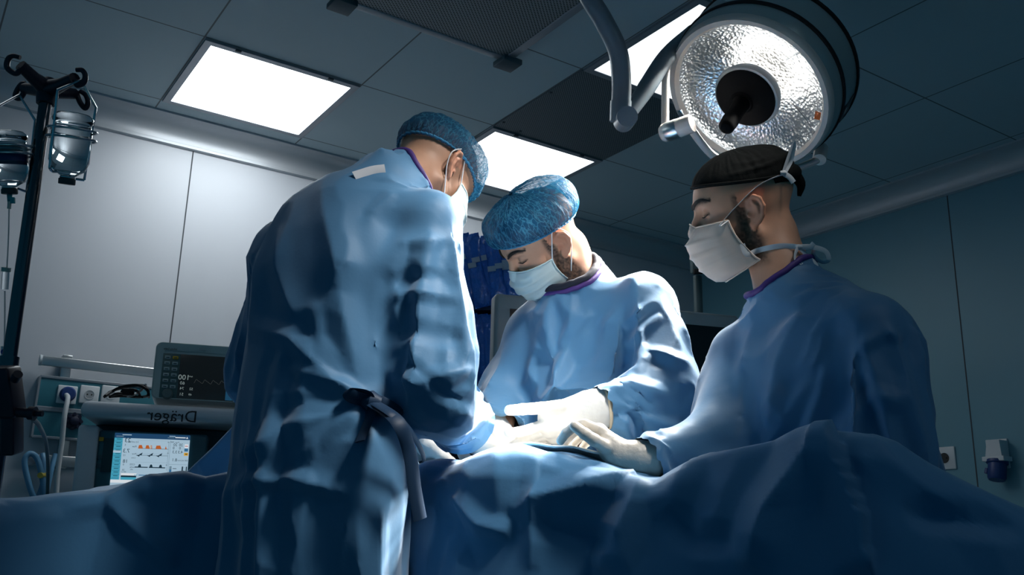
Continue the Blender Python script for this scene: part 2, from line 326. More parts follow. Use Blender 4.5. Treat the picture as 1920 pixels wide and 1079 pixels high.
# its light: the beam leaves the ring of reflector segments
for t in range(6):
    L = bpy.data.lights.new('lamp_beam', 'SPOT'); L.energy = SPOT_W / 6; L.color = (1, .97, .92); L.spot_size = math.radians(48); L.spot_blend = .5; L.shadow_soft_size = .06
    d_ = e1 * math.cos(t * math.pi / 3) + e2 * math.sin(t * math.pi / 3); p_ = LC + d_ * .165 + LN * .02; aim = LC + LN * 1.35 + d_ * .03
    lo = bpy.data.objects.new('lamp_beam', L); COL.objects.link(lo)
    lo.matrix_world = Matrix.Translation(Vector(p_)) @ Vector(aim - p_).to_track_quat('-Z', 'Y').to_matrix().to_4x4()
    par(lo, lamp)
    L = bpy.data.lights.new('lamp_core_beam', 'SPOT'); L.energy = 340; L.color = (1, .94, .86); L.spot_size = math.radians(15); L.spot_blend = .8; L.shadow_soft_size = .05
    lo = bpy.data.objects.new('lamp_core_beam', L); COL.objects.link(lo)
    lo.matrix_world = Matrix.Translation(Vector(p_)) @ Vector(np.array([-.01, 1.87, 1.08]) - p_).to_track_quat('-Z', 'Y').to_matrix().to_4x4(); par(lo, lamp)
#@@GEAR
# ------------------------------------------------------------------ infusion stand, bottles, drip line
M_plum = mat('dark plum plastic', (.018, .010, .022), .4); M_dchrome = mat('dark chrome', (.13, .13, .14), .16, 1)
M_wire = mat('wire steel', (.55, .57, .60), .25, 1)
top = W(88, 178, 1.85); low = Y(15, 690, 1.69); pd = nrm(low - top); flo = top + pd * (top[2] / -pd[2])
stand = empty('infusion_stand', flo, 'chrome infusion stand with dark four-armed hook head at the left edge', 'infusion stand')
b = MB(); b.tube([flo + ZX * .06, top], .0125, 20); b.build('pole', M_dchrome, stand)
b = MB(); b.tube([low - pd * .02, low + pd * .40], .017, 20); b.build('lower_pole', M_dchrome, stand)
for t in range(5):
    a_ = t * 2 * math.pi / 5 + .3; b = MB(); dd = np.array([math.cos(a_), math.sin(a_), 0]); b.tube([flo + ZX * .09, flo + ZX * .07 + dd * .2, flo + ZX * .06 + dd * .29], [.018, .012], 10); b.lathe(flo + dd * .28 + ZX * .025 - BX * .01, BX, [(.0, 0), (.025, 0), (.025, .02), (0, .02)], 16, 0, False); b.build('foot', M_plum, stand)
hub = top - pd * .0
b = MB(); b.lathe(hub + ZX * -.008, ZX, [(.0, -.012), (.017, -.012), (.019, .0), (.019, .03), (.012, .042), (0, .043)], 20, 0, False); b.build('hook_hub', M_plum, stand)
ends = [((22, 112), 1.80, (18, 130)), ((150, 140), 1.78, (155, 160)), ((38, 172), 1.90, (35, 185)), ((155, 185), 1.92, (160, 205))]
hookpt = []
ring = [((40, 128), (30, 138), (14, 128), (15, 112), (24, 105), (38, 108)), ((142, 150), (145, 160), (157, 155), (160, 142), (154, 132), (143, 131)),
        ((48, 170), (38, 184), (29, 182), (32, 170), (40, 158), (48, 156)), ((143, 172), (150, 192), (160, 203), (165, 192), (160, 178), (150, 171))]
tips = [((38, 122), 1.80), ((140, 147), 1.79), ((46, 166), 1.90), ((140, 176), 1.91)]
for (tu, td), rg in zip(tips, ring):
    tp = W(*tu, td); b = MB(); b.tube([hub + ZX * .012, hub * .5 + tp * .5 + ZX * .004, tp], [.019, .013, .011], 12); b.build('hook_arm', M_plum, stand)
    b = MB(); b.tube([W(*q, td) for q in rg], [.0055, .0055, .0045], 10, 0, 6); b.build('hook', M_plum, stand); hookpt.append(W(*rg[1], td))
# clamp block at the joint of the two pole sections
b = MB(); kc = W(10, 735, 1.64); b.box(kc, camdir(1, 0, 0) * .022, FW * .025, camdir(-.13, 0, 1) * .045, 0, .006); b.box(kc + RT * .012 - UP * .075, RT * .012, FW * .02, UP * .035, 0, .005); b.build('clamp_block', M_plum, stand)
b = MB(); b.tube([W(28, 712, 1.62), W(34, 702, 1.61)], .008, 12); b.build('clamp_knob', M_plum, stand)
b = MB(); b.tube([W(12, 772, 1.63), W(62, 776, 1.63)], .0085, 14); b.tube([W(55, 775, 1.63), W(66, 776, 1.63)], .012, 14); b.build('clamp_bar', M_plum, stand)
b = MB(); b.tube([W(60, 776, 1.63), W(80, 776, 1.63)], .0055, 12); b.build('clamp_screw', M_plum, stand)

M_btl = mat('bottle glass', (.90, .95, .96), .0, trans=1, ior=1.48); M_cap = mat('dark grey cap', (.03, .045, .05), .5); M_blabel = mat('navy label', (.006, .02, .10), .5)
M_plabel = mat('pale label paper', (.45, .52, .56), .55)
def bottle(u, v0, v1, d, r, label, text_label):
    p0, p1 = W(u[0], v0, d), W(u[1], v1, d); ax = nrm(p0 - p1); h = np.linalg.norm(p0 - p1); o = p1   # o: cap end (low), ax points up
    e = empty('infusion_bottle', o, label, 'infusion bottle', 'glass infusion bottles hanging upside down')
    pr = [(.30 * r, .03 * h), (.34 * r, .11 * h), (.5 * r, .14 * h), (.82 * r, .20 * h), (r, .32 * h), (r, .78 * h), (.93 * r, .80 * h), (.93 * r, .85 * h), (r, .87 * h), (r, .93 * h), (.8 * r, .985 * h), (.5 * r, h), (.2 * r, .975 * h), (0, .96 * h)]
    b = MB(); b.lathe(o, ax, [(0, .03 * h)] + pr, 40, 0, False); g = b.build('glass_body', M_btl, e, True, 60)
    b = MB(); b.lathe(o, ax, [(0, 0), (.40 * r, 0), (.42 * r, .01 * h), (.42 * r, .075 * h), (.36 * r, .085 * h), (0, .086 * h)], 28, 0, False); b.build('cap', M_cap, e)
    b = MB(); b.lathe(o, ax, [(.36 * r, .085 * h), (.38 * r, .09 * h), (.38 * r, .105 * h), (.33 * r, .11 * h)], 28, 0, False); b.build('cap_ring', M_steel, e)
    if text_label:
        b = MB(); b.lathe(o, ax, [(1.012 * r, .50 * h), (1.012 * r, .62 * h)], 40, 0, False); lb = b.build('label', M_blabel, e)
        b = MB(); b.lathe(o, ax, [(1.010 * r, .62 * h), (1.010 * r, .79 * h)], 40, 0, False); b.build('label_top', M_plabel, e)
        fr = nrm(CAM - o); fr = nrm(fr - ax * (fr @ ax)); sd = np.cross(ax, fr)
        b = MB()
        for i in range(7):
            t0 = .642 + i * .020; wd = (.7, .75, .6, .72, .65, .5, .3)[i]
            arc = [o + ax * (t0 * h) + (fr * math.cos(a) + sd * math.sin(a)) * r * 1.018 for a in np.linspace(-wd, wd, 9)]
            b.tube(arc, .0012 if i < 2 else .0006, 5)
        b.build('label_print', M_cap, e)
    return o, ax, h
oA, axA, hA = bottle((139, 125), 212, 346, 1.80, .0365, 'clear unlabelled glass infusion bottle right of the chrome stand', False)
oB, axB, hB = bottle((14, 18), 246, 364, 1.80, .035, 'glass infusion bottle with navy label at the left photo edge', True)
def hanger(apex, lt, rt, lb, rb, base, ring_c, ax, rr, hold, label):
    e = empty('bottle_hanger', apex, label, 'bottle hanger', 'wire hangers holding the infusion bottles')
    b = MB(); b.tube([lb, lb * .1 + lt * .9, lt, apex, rt, rt * .9 + rb * .1, rb], .0026, 8); b.build('wire_frame', M_wire, e)
    b = MB(); b.tube([lb, lb * .6 + base[0] * .4 - ZX * .004, base[0]], .0026, 8, 0, 4); b.tube([rb, base[1]], .0026, 8)
    n1 = nrm(np.cross(ax, ZX + FW)); e1_ = nrm(RT - ax * (RT @ ax)); e2_ = np.cross(ax, e1_)
    b.tube([base[2] + (e1_ * math.cos(t) + e2_ * math.sin(t)) * .022 for t in np.linspace(0, 2 * math.pi, 25)], .0024, 8); b.build('wire_seat', M_wire, e)
    for q in ring_c:
        b = MB(); b.tube([q + (e1_ * math.cos(t) * rr * 1.16 + e2_ * math.sin(t) * rr) for t in np.linspace(0, 2 * math.pi, 37)], .0026, 8); b.build('wire_ring', M_wire, e)
hanger(W(152, 150, 1.79), W(108, 169, 1.77), W(180, 202, 1.83), W(93, 315, 1.76), W(158, 338, 1.83), (W(108, 322, 1.79), W(142, 336, 1.82), oA + axA * .024), [oA + axA * (hA * .64), oA + axA * (hA * .76)], axA, .0385, None, 'steel wire hanger round the bottle right of the stand')
hanger(W(36, 178, 1.88), W(-32, 215, 1.76), W(66, 226, 1.86), W(-40, 340, 1.75), W(50, 360, 1.84), (W(-10, 352, 1.79), W(34, 354, 1.82), oB + axB * .024), [oB + axB * (hB * .62), oB + axB * (hB * .74)], axB, .040, None, 'steel wire hanger round the bottle at the left edge')
M_tube = mat('clear tubing', (.55, .62, .64), .15, trans=.5); M_spike = mat('teal plastic', (.02, .30, .34), .4); M_ivory = mat('ivory plastic', (.55, .52, .45), .45)
dl = empty('infusion_line', oB, 'thin infusion line with drip chamber under the labelled bottle', 'infusion line')
b = MB(); b.tube([oB - ZX * .0, W(19, 378, 1.79)], .005, 10); b.build('spike', M_spike, dl)
b = MB(); b.box(W(24, 376, 1.79), RT * .004, FW * .003, UP * .006, 0, .001); b.build('vent_flap', M_spike, dl)
b = MB(); b.tube([W(18, 378, 1.79), W(17, 392, 1.79)], .0035, 10); b.build('connector', M_ivory, dl)
b = MB(); b.tube([W(17, 392, 1.79), W(16, 440, 1.79), W(13, 502, 1.79)], .0014, 8, 0, 4); b.build('tube', M_tube, dl)
b = MB(); b.tube([W(12, 502, 1.79), W(11, 510, 1.79)], .0085, 16); b.build('chamber_cap', M_ivory, dl)
b = MB(); b.tube([W(11, 510, 1.79), W(9, 543, 1.79)], .0066, 16); b.build('drip_chamber', M_btl, dl)
b = MB(); b.tube([W(9, 546, 1.79), W(9, 600, 1.79), W(8, 660, 1.79), W(5, 760, 1.79)], .0014, 8, 0, 4); b.build('tube', M_tube, dl)
b = MB(); b.box(W(8, 662, 1.78), RT * .004, FW * .005, UP * .013, 0, .001); b.build('roller_clamp', mat('pale plastic', (.55, .6, .62), .45), dl)
b = MB(); b.lathe(W(8, 660, 1.774), -FW, [(0, 0), (.005, 0), (.005, .004), (0, .004)], 14, 0, False); b.build('roller', mat('blue plastic', (.01, .06, .28), .4), dl)

# ------------------------------------------------------------------ service panel and rail on the long wall
M_panel = mat('teal service panel', (.035, .17, .22), .4); M_socket = mat('white socket plastic', (.62, .64, .66), .35); M_bluep = mat('deep blue plastic', (.012, .04, .16), .4)
def wl(u, v, off=0): return onplane(u, v, BX, WB - off)
NB = -BX
sp = empty('service_panel', wl(180, 765), 'teal two-row wall panel with power sockets behind the white machine', 'service panel')
for (u0, v0, u1, v1, nm) in ((72, 709, 62, 766, 'upper_row'), (64, 770, 60, 821, 'lower_row')):
    p0, p1 = wl(u0, v0), wl(u1, v1); a0 = p0 @ AX; z0, z1 = p0[2], p1[2]; a1 = a0 + 1.0; b_ = MB(); c = ab((a0 + a1) / 2, WB - .03, (z0 + z1) / 2); b_.box(c, AX * (a1 - a0) / 2, BX * .03, ZX * (z0 - z1) / 2, 0, .004); b_.build(nm, M_panel, sp)
    for zz in (z0, z1): q = MB(); q.box(ab((a0 + a1) / 2, WB - .058, zz), AX * (a1 - a0) / 2, BX * .006, ZX * .006, 0, .002); q.build('edge_strip', M_frame, sp)
    q = MB(); q.box(ab(a0, WB - .03, (z0 + z1) / 2), AX * .004, BX * .034, ZX * (z0 - z1) / 2); q.build('end_cap', M_frame, sp, False)
M_hole = mat('socket recess', (.015, .016, .018), .5)
def socket(c, ex, n, label, parent=None, s=.041):
    e = parent_e = empty('wall_socket', c, label, 'wall socket', 'white round power sockets') if parent is None else None
    p = e or parent
    b = MB(); b.box(c + n * .004, ex * s, ZX * s, n * .006, 0, .004); pl = b.build('socket_plate', M_socket, p)
    b = MB(); b.lathe(c + n * .0102, n, [(s * .53, 0), (s * .53, .002), (s * .47, .002), (s * .45, .0)], 32, 0, False); b.build('socket_rim', M_socket, pl)
    b = MB(); b.lathe(c + n * .0102, n, [(0, .0004), (s * .46, .0004)], 32, 0, False); b.build('socket_recess', M_hole if parent is None else mat('pale recess', (.30, .32, .34), .5), pl)
    for q in (-1, 1):
        b = MB(); b.lathe(c + n * .0107 + ex * q * s * .22, n, [(0, 0), (s * .08, 0), (s * .08, .001), (0, .001)], 12, 0, False); b.build('contact_hole', M_blk, pl)
    return p
s1 = wl(125, 741, .06); s2 = wl(167, 741, .06); s3 = wl(207, 741, .06)
for s_ in (s1, s2, s3): socket(s_, AX, NB, None, sp, .040)
plug = empty('power_plug', s1 + NB * .012, 'blue power plug with white cable in the leftmost panel socket', 'power plug')
b = MB(); b.lathe(s1 + NB * .012, NB, [(0, 0), (.03, 0), (.033, .008), (.033, .022), (.026, .034), (0, .036)], 28, 0, False); b.build('plug_body', M_bluep, plug)
b = MB(); b.tube([wl(124, 741, .10), wl(127, 748, .14), wl(121, 780, .16), wl(116, 830, .15), wl(108, 890, .14), wl(104, 960, .13)], .0105, 12, 0, 6); b.build('cable', mat('white cable', (.50, .52, .54), .45), plug)
g = wl(137, 791, .06); b = MB(); b.lathe(g, NB, [(.034, 0), (.034, .012), (.02, .016), (.018, .045), (.006, .05), (0, .05)], 24, 0, False); b.build('gas_outlet', mat('navy outlet', (.008, .012, .035), .4), sp)
b = MB()
for q in range(8):
    a_ = q * math.pi / 4; b.lathe(g + NB * .006 + (AX * math.cos(a_) + ZX * math.sin(a_)) * .031, NB, [(0, 0), (.008, 0), (.008, .012), (0, .012)], 8, 0, False)
b.build('outlet_grip', mat('navy outlet', (0, 0, 0)), sp)
rl = empty('equipment_rail', wl(122, 690), 'flat steel equipment rail on the wall above the teal panel', 'wall rail')
pa, pb_ = wl(76, 671, .05), wl(282, 690, .05); a0, a1 = pa @ AX, pb_ @ AX + .5; zr = pa[2]
b = MB(); b.box(ab((a0 + a1) / 2, WB - .055, zr - .012), AX * (a1 - a0) / 2, BX * .008, ZX * .022, 0, .005); b.build('bar', M_steel, rl)
b = MB(); b.tube([ab(a0, WB - .055, zr - .012) - AX * .004, ab(a0, WB - .055, zr - .012) + AX * .006], .024, 20); b.build('end_cap', mat('pale cap', (.5, .55, .58), .4), rl)
pc = wl(123, 700, .05) @ AX; b = MB(); b.box(ab(pc, WB - .025, zr - .05), AX * .02, BX * .025, ZX * .075, 0, .003); br = b.build('bracket', M_steel, rl)
b = MB(); b.lathe(ab(pc, WB - .05, zr - .085), NB, [(0, 0), (.009, 0), (.008, .004), (0, .005)], 14, 0, False); b.build('bolt', M_dark, br)
r2 = empty('equipment_rail', wl(100, 862), 'short lower steel rail half hidden behind the white machine', 'wall rail')
pa = wl(60, 862, .05); a0 = pa @ AX; b = MB(); b.box(ab(a0 + .25, WB - .05, pa[2]), AX * .27, BX * .008, ZX * .022, 0, .004); b.build('bar', M_steel, r2)
b = MB(); b.lathe(pa - AX * .01 + BX * 0, NB, [(0, 0), (.028, 0), (.03, .01), (.026, .02), (0, .022)], 20, 0, False); b.build('end_cap', M_steel, r2)
b = MB(); b.box(ab(a0 + .12, WB - .024, pa[2] + .05), AX * .02, BX * .024, ZX * .08, 0, .003); b.build('bracket', M_steel, r2)
M_hose = mat('pale blue hose', (.10, .26, .42), .4)
def loop(name, pts, r, m, label, cat='hose'):
    b = MB(); b.tube(pts, r, 12, 0, 8); return tag(b.build(name, m), label, cat)
loop('gas_hose', [wl(72, 950, .10), wl(58, 920, .12), wl(46, 870, .12), wl(54, 852, .12), wl(68, 858, .12), wl(78, 890, .12), wl(86, 950, .10)], .012, M_hose, 'pale blue gas hose, looped, hanging left of the cable')
loop('gas_hose', [wl(80, 852, .07), wl(82, 870, .09), wl(80, 910, .09), wl(66, 945, .09), wl(60, 960, .09)], .012, M_hose, 'pale blue gas hose running straight down right of the looped one')
loop('gas_hose', [wl(104, 852, .06), wl(96, 885, .08), wl(84, 940, .08), wl(80, 960, .08)], .010, M_hose, 'thinner pale blue gas hose crossing behind the white cable')
b = MB(); b.tube([wl(75, 892, .14), wl(84, 892, .10)], .012, 12); tag(b.build('hose_clip', mat('yellow clip', (.45, .36, .06), .5)), 'small yellow clip on the pale blue hoses', 'clip')
loop('cable', [W(62, 786, 1.70), W(74, 800, 1.9), W(86, 830, 2.2), W(90, 880, 2.4), W(88, 950, 2.5)], .0045, mat('grey cable', (.10, .13, .14), .5), 'grey cable hanging from the clamp of the infusion stand', 'cable')
# ------------------------------------------------------------------ anaesthesia machine
M_mach = mat('pale grey machine shell', (.55, .58, .62), .38, noise=(40, .02)); M_recess = mat('dark teal recess', (.012, .045, .055), .45); M_tealp = mat('teal screen surround', (.03, .11, .14), .4)
MX = nrm((.968, .25, 0)); MN = np.array([MX[1], -MX[0], 0])
def mp(u, v, off=0): return onplane(u, v, MN, W(300, 750, 3.2) @ MN + off)
def box2(name, u0, v0, u1, v1, off, depth, m, parent, bev=.008, wd=None):
    """box whose front face spans the pixels u0..u1, v0..v1 of the machine's front plane moved out by off"""
    p0, p1 = mp(u0, v0, off), mp(u1, v1, off); wx = wd or (p1 - p0) @ MX; hz = p0[2] - p1[2]
    c = p0 + MX * wx / 2 - ZX * hz / 2 - MN * depth / 2; b = MB(); b.box(c, MX * wx / 2, MN * depth / 2, ZX * hz / 2, 0, bev); return b.build(name, m, parent)
mo = mp(300, 940); am = empty('anaesthesia_machine', (mo[0], mo[1], 0), 'pale grey anaesthesia machine with a lit ventilator screen', 'anaesthesia machine')
box2('top_shelf', 152, 750, 445, 796, .06, .62, M_mach, am, .022, .86)
b = MB(); p0, p1 = mp(166, 797, .02), mp(150, 960, .02); b.box((p0 + p1) / 2 - MN * .25, MX * .032, MN * .25, nrm(p0 - p1) * np.linalg.norm(p0 - p1) / 2 + ZX * .0, 0, .012); b.build('side_column', M_mach, am)
b = MB(); p1 = mp(150, 960, .02); c = np.array([p1[0], p1[1], p1[2] / 2]) + MX * .40 - MN * .27; b.box(c, MX * .43, MN * .27, ZX * p1[2] / 2, 0, .02); b.build('base_cabinet', M_mach, am)
box2('recess', 180, 797, 440, 985, -.16, .3, M_recess, am, .004, .70)
sc_ = box2('screen_housing', 186, 806, 372, 985, .0, .10, M_tealp, am, .01)
box2('key_strip', 196, 822, 213, 886, .004, .006, M_recess, sc_, .001)
for (u, v, m_) in ((190, 824, 'amber'), (187, 857, ''), (185, 874, '')):
    box2('key', u - 4, v - 4, u + 4, v + 4, .004, .006, mat('amber key', (.55, .30, .02), .5) if m_ else mat('grey key', (.03, .07, .09), .5), sc_, .001)
# the ventilator display: everything drawn on it is reversed like the photograph
def em(name, c, s=1.): return mat(name, tuple(q * .3 for q in c), .4, emit=c, estr=s)
DM = [em('display white', (.33, .46, .56)), em('display navy', (.012, .05, .12)), em('display cyan', (.05, .30, .42)), em('display ink', (.008, .025, .04)), em('display orange', (.42, .10, .02)), em('display bright', (.62, .66, .70)), em('display yellow', (.60, .32, .03)), em('display blue', (.03, .13, .26)), em('display line', (.14, .22, .28)), em('display red', (.35, .05, .05))]
P00, P10, P01 = mp(216, 812, .004), mp(357, 817, .004), mp(203, 938, .004)
SXV = P10 - P00; SYV = P01 - P00; sw = np.linalg.norm(SXV); nS = nrm(np.cross(SYV, SXV)); nS = nS if nS @ MN > 0 else -nS
dv = MB()
def sp_(x, y, z=0): return P00 + SXV * x + SYV * y + nS * (.001 + z * .0004)
def rect(x0, y0, x1, y1, m, z=1): dv.add([sp_(x0, y0, z), sp_(x1, y0, z), sp_(x1, y1, z), sp_(x0, y1, z)], [(0, 1, 2, 3)], m)
def poly(pts, m, z=2): dv.add([sp_(x, y, z) for x, y in pts], [tuple(range(len(pts)))], m)
rect(0, 0, 1, 1, 0, 0); rect(0, 0, 1, .075, 1); rect(0, .075, .11, .70, 2)
for i in range(11): rect(.01, .125 + i * .055, .105, .129 + i * .055, 1, 2); rect(.03, .09 + i * .055, .09, .098 + i * .055, 3, 2)
rect(.0, .265, .10, .30, 0, 3)
rect(.13, .60, .33, .635, 5); rect(.13, .635, .33, .66, 3); rect(.13, .66, .33, .70, 2); rect(0, .70, 1, .745, 5); rect(0, .82, 1, 1, 3); rect(.0, .83, .10, .99, 2, 2)
def tri(pts): poly(pts, 3)
for x0, x1 in ((.32, .385), (.415, .475), (.49, .505), (.55, .63), (.675, .70)): poly([(x0, .225), (x0 + .008, .175), (x1 - .02, .172), (x1, .225)], 4)
rect(.32, .222, .72, .227, 3); rect(.478, .175, .485, .225, 6, 3)
rect(.30, .325, .72, .329, 3)
for x in (.33, .47, .59): tri([(x, .327), (x + .045, .327), (x + .055, .285)]); tri([(x - .03, .327), (x + .02, .327), (x + .015, .35)])
rect(.30, .50, .47, .514, 3); rect(.485, .50, .70, .514, 3)
for x in (.34, .49, .615): poly([(x, .505)] + [(x + .022 - .02 * math.cos(t), .505 - .045 * math.sin(t)) for t in np.linspace(.2, 2.94, 7)] + [(x + .044, .505)], 3)
for y in (.10, .30, .43): rect(.30, y, .72, y + .002, 8)
rect(.74, .09, .744, .70, 8); rect(.74, .45, .99, .454, 8); rect(.72, .12, .724, .55, 8)
rect(.935, .14, .985, .20, 5); rect(.94, .165, .98, .175, 9, 2); rect(.935, .205, .985, .25, 7); rect(.935, .27, .99, .315, 6); rect(.95, .285, .98, .298, 3, 2)
rect(.755, .48, .785, .66, 8); rect(.755, .53, .785, .60, 7, 2); rect(.757, .60, .783, .66, 9, 3); rect(.92, .48, .938, .66, 3); rect(.975, .48, .99, .66, 3)
for i in range(7): rect(.945, .49 + i * .025, .96, .494 + i * .025, 3)
for y in (.51, .575, .64): rect(.80, y, .85, y + .008, 3)
rect(.62, .59, .65, .64, 7); poly([(.68, .61), (.70, .60), (.725, .585), (.725, .65), (.70, .635), (.68, .63)], 8); rect(.36, .62, .49, .632, 7); rect(.45, .615, .50, .64, 1, 2); rect(.30, .62, .34, .632, 2)
rect(.40, .71, .68, .722, 3, 2); rect(.20, .76, .34, .775, 3); rect(.36, .76, .40, .775, 3); rect(.43, .76, .48, .775, 3)
rect(.14, .84, .20, .85, 5, 2); rect(.25, .842, .29, .852, 5, 2); rect(.14, .87, .19, .88, 5, 2); rect(.14, .92, .17, .945, 5, 2); rect(.02, .87, .08, .878, 3, 3); rect(.01, .90, .09, .908, 3, 3)
rect(.10, .02, .22, .032, 0, 2); rect(.02, .045, .12, .055, 8, 2); rect(.80, .035, .94, .05, 5, 2); rect(.72, .02, .80, .03, 0, 2); rect(.70, .045, .79, .053, 8, 2); poly([(.945, .055), (.975, .055), (.96, .025)], 5)
def dtext(s, x, y, size, mi=3):
    V, Fs = text(s, size, sp_(x, y, 3), -SXV, -SYV, None, None, None, .0003); dv.add(V, Fs, 3)
for s, x, y, z in (('23', .175, .11, .020), ('7.3', .17, .27, .018), ('18', .17, .425, .016), ('20', .81, .155, .013), ('20', .885, .155, .013), ('0', .79, .205, .012), ('0', .875, .205, .012), ('3.3', .81, .265, .013), ('4.3', .885, .265, .013), ('8.1', .815, .385, .014), ('500 mL/min', .925, .39, .007), ('3.2 cmH2O', .25, .13, .007), ('Paw', .27, .20, .008), ('Flow', .275, .31, .007), ('L/min', .27, .37, .006), ('CO2', .265, .47, .008), ('mmHg', .27, .51, .006), ('kPa', .26, .545, .006), ('25', .155, .555, .008), ('5', .15, .18, .008), ('12', .15, .335, .008), ('0', .15, .475, .008), ('MV x f', .16, .585, .006), ('100', .72, .12, .005), ('60', .72, .285, .005), ('40', .715, .465, .005), ('0.5', .43, .67, .007), ('Pmax  PEEP', .80, .115, .006)):
    dtext(s, x, y, z)
dsp = dv.build('display', DM, sc_, False)
pt = mp(323, 781, .0605); text('Dräger', .056, pt, -MX, ZX, mat('black print', (.006, .007, .010), .5), 'lettering', am)
# ------------------------------------------------------------------ patient monitor on top
M_mon = mat('grey green monitor shell', (.30, .40, .40), .4)
pm0, pm1 = mp(282, 747, .0), mp(292, 641, -.03)
MU = nrm(pm1 - pm0 - MX * ((pm1 - pm0) @ MX) * .35); MW, MH = .36, np.linalg.norm(pm1 - pm0); MNn = nrm(np.cross(MU, MX)); MNn = MNn if MNn @ MN > 0 else -MNn
pmon = empty('patient_monitor', pm0, 'grey patient monitor with dark screen standing on the white machine', 'patient monitor')
def q_(x, y, z=0): return pm0 + MX * x * MW + MU * y * MH + MNn * z
def rr(x0, y0, x1, y1, r, n=6):
    out = []
    for cx, cy, a in ((x1 - r, y1 - r, 0), (x0 + r, y1 - r, 1), (x0 + r, y0 + r, 2), (x1 - r, y0 + r, 3)):
        for t in np.linspace(0, 1, n): out.append((cx + r * math.cos((a + t) * math.pi / 2), cy + r * math.sin((a + t) * math.pi / 2)))
    return out
b = MB(); b.prism([pm0 + MX * x + MU * y for x, y in rr(0, 0, MW, MH, .022)], -MNn * .11); b.build('shell', M_mon, pmon, True, 30)
b = MB(); ou = rr(.006, .0, MW - .006, MH - .006, .02); inn = rr(.030, .005, MW - .03, MH - .030, .006)
b.add([pm0 + MX * x + MU * y + MNn * .006 for x, y in ou] + [pm0 + MX * x + MU * y + MNn * .002 for x, y in inn] + [pm0 + MX * x + MU * y for x, y in ou], [(i, (i + 1) % 24, 24 + (i + 1) % 24, 24 + i) for i in range(24)] + [(48 + i, 48 + (i + 1) % 24, (i + 1) % 24, i) for i in range(24)]); b.build('bezel', M_mon, pmon, True, 30)
def pbox(name, x0, y0, x1, y1, z, m, parent, t=.003, bev=.001):
    b = MB(); c = (q_(x0, y0, z) + q_(x1, y1, z)) / 2; b.box(c - MNn * t / 2, MX * (x1 - x0) * MW / 2, MU * (y1 - y0) * MH / 2, MNn * t / 2, 0, bev); return b.build(name, m, parent)
pbox('key_field', .075, .02, .235, .80, .004, mat('dark green key field', (.05, .11, .11), .45), pmon)
scr = pbox('screen', .235, .02, .94, .80, .004, mat('dark monitor glass', (.004, .006, .007), .15, emit=(.0035, .005, .006), estr=1), pmon)
for r_ in range(6):
    for c_ in range(2):
        x, y = .092 + c_ * .072, .70 - r_ * .103
        kb = pbox('key', x, y, x + .052, y + .055, .0065, mat('yellow key', (.55, .33, .01), .45) if (r_, c_) == (0, 1) else mat('pale key', (.32, .40, .40), .45), pmon)
        pbox('key_symbol', x + .012, y + .015, x + .042, y + .03, .0072, M_recess, kb, .001, 0)
b = MB(); b.lathe(q_(.15, .075, .004), MNn, [(0, .016), (.015, .015), (.018, .008), (.0185, 0)], 28, 0, False); b.build('rotary_knob', mat('grey green knob', (.10, .15, .15), .4), pmon)
M_mtext = em('monitor text', (.16, .20, .20)); tb = MB()
for s, x, y, z in (('100', .285, .385, .026), ('60', .275, .285, .016), ('74', .275, .19, .014), ('51', .275, .09, .014), ('52', .36, .19, .012), ('49', .355, .09, .011), ('SpO2', .345, .41, .006)):
    V, Fs = text(s, z, q_(x, y, .0048), -MX, MU, None, None, None, .0003); tb.add(V, Fs)
tb.build('readings', M_mtext, scr, False)
b = MB(); wv = [q_(.38 + .42 * t, .32 + .045 * max(0, math.sin(t * 34)) ** 2 - .02 * math.cos(t * 34), .0052) for t in np.linspace(0, 1, 90)]; b.tube(wv, .0007, 5); b.build('waveform', em('monitor wave', (.03, .035, .035)), scr)
pbox('clock_field', .68, .03, .93, .19, .0052, em('monitor blue', (.008, .05, .10)), scr, .0006, 0)
V, Fs = text('22:09', .021, q_(.775, .11, .0058), -MX, MU, None, None, None, .0003); tb = MB(); tb.add(V, Fs); tb.build('clock', em('clock text', (.14, .26, .34)), scr, False)
V, Fs = text('Infinity Delta', .0085, q_(.135, .875, .0068), -MX, MU, None, None, None, .0003); tb = MB(); tb.add(V, Fs); tb.build('lettering', M_blk, pmon, False)
pbox('badge', .40, .89, .46, .93, .0068, mat('pale badge', (.26, .33, .34), .4), pmon, .001, 0)
# coiled leads beside it
cb = tag(bpy.data.objects.new('cable_bundle', None), 'coiled black cables with one grey lead beside the patient monitor', 'cable bundle'); COL.objects.link(cb); cb.location = Vector(mp(235, 747, -.05))
for i, (pts, m_) in enumerate(([((197, 744), (215, 733), (250, 725), (272, 726), (278, 742), (262, 746), (230, 744), (205, 745)), 0], [((195, 746), (225, 728), (258, 724), (276, 733), (279, 746)), 0], [((228, 736), (240, 732), (255, 734), (262, 742)), 0], [((206, 746), (222, 739), (246, 744), (268, 746)), 0], [((240, 746), (258, 738), (268, 730), (273, 723)), 1])):
    b = MB(); b.tube([mp(u, v - 1, -.02 - .03 * ((i * 7 + j * 3) % 4)) for j, (u, v) in enumerate(pts)], .005 if i < 3 else .0045, 8, 0, 6); b.build('lead', mat('grey lead', (.25, .28, .30), .45) if m_ else M_blk, cb)
b = MB(); b.box(mp(240, 736, -.05), MX * .02, MN * .014, ZX * .012, 0, .006); b.build('connector', M_blk, cb)
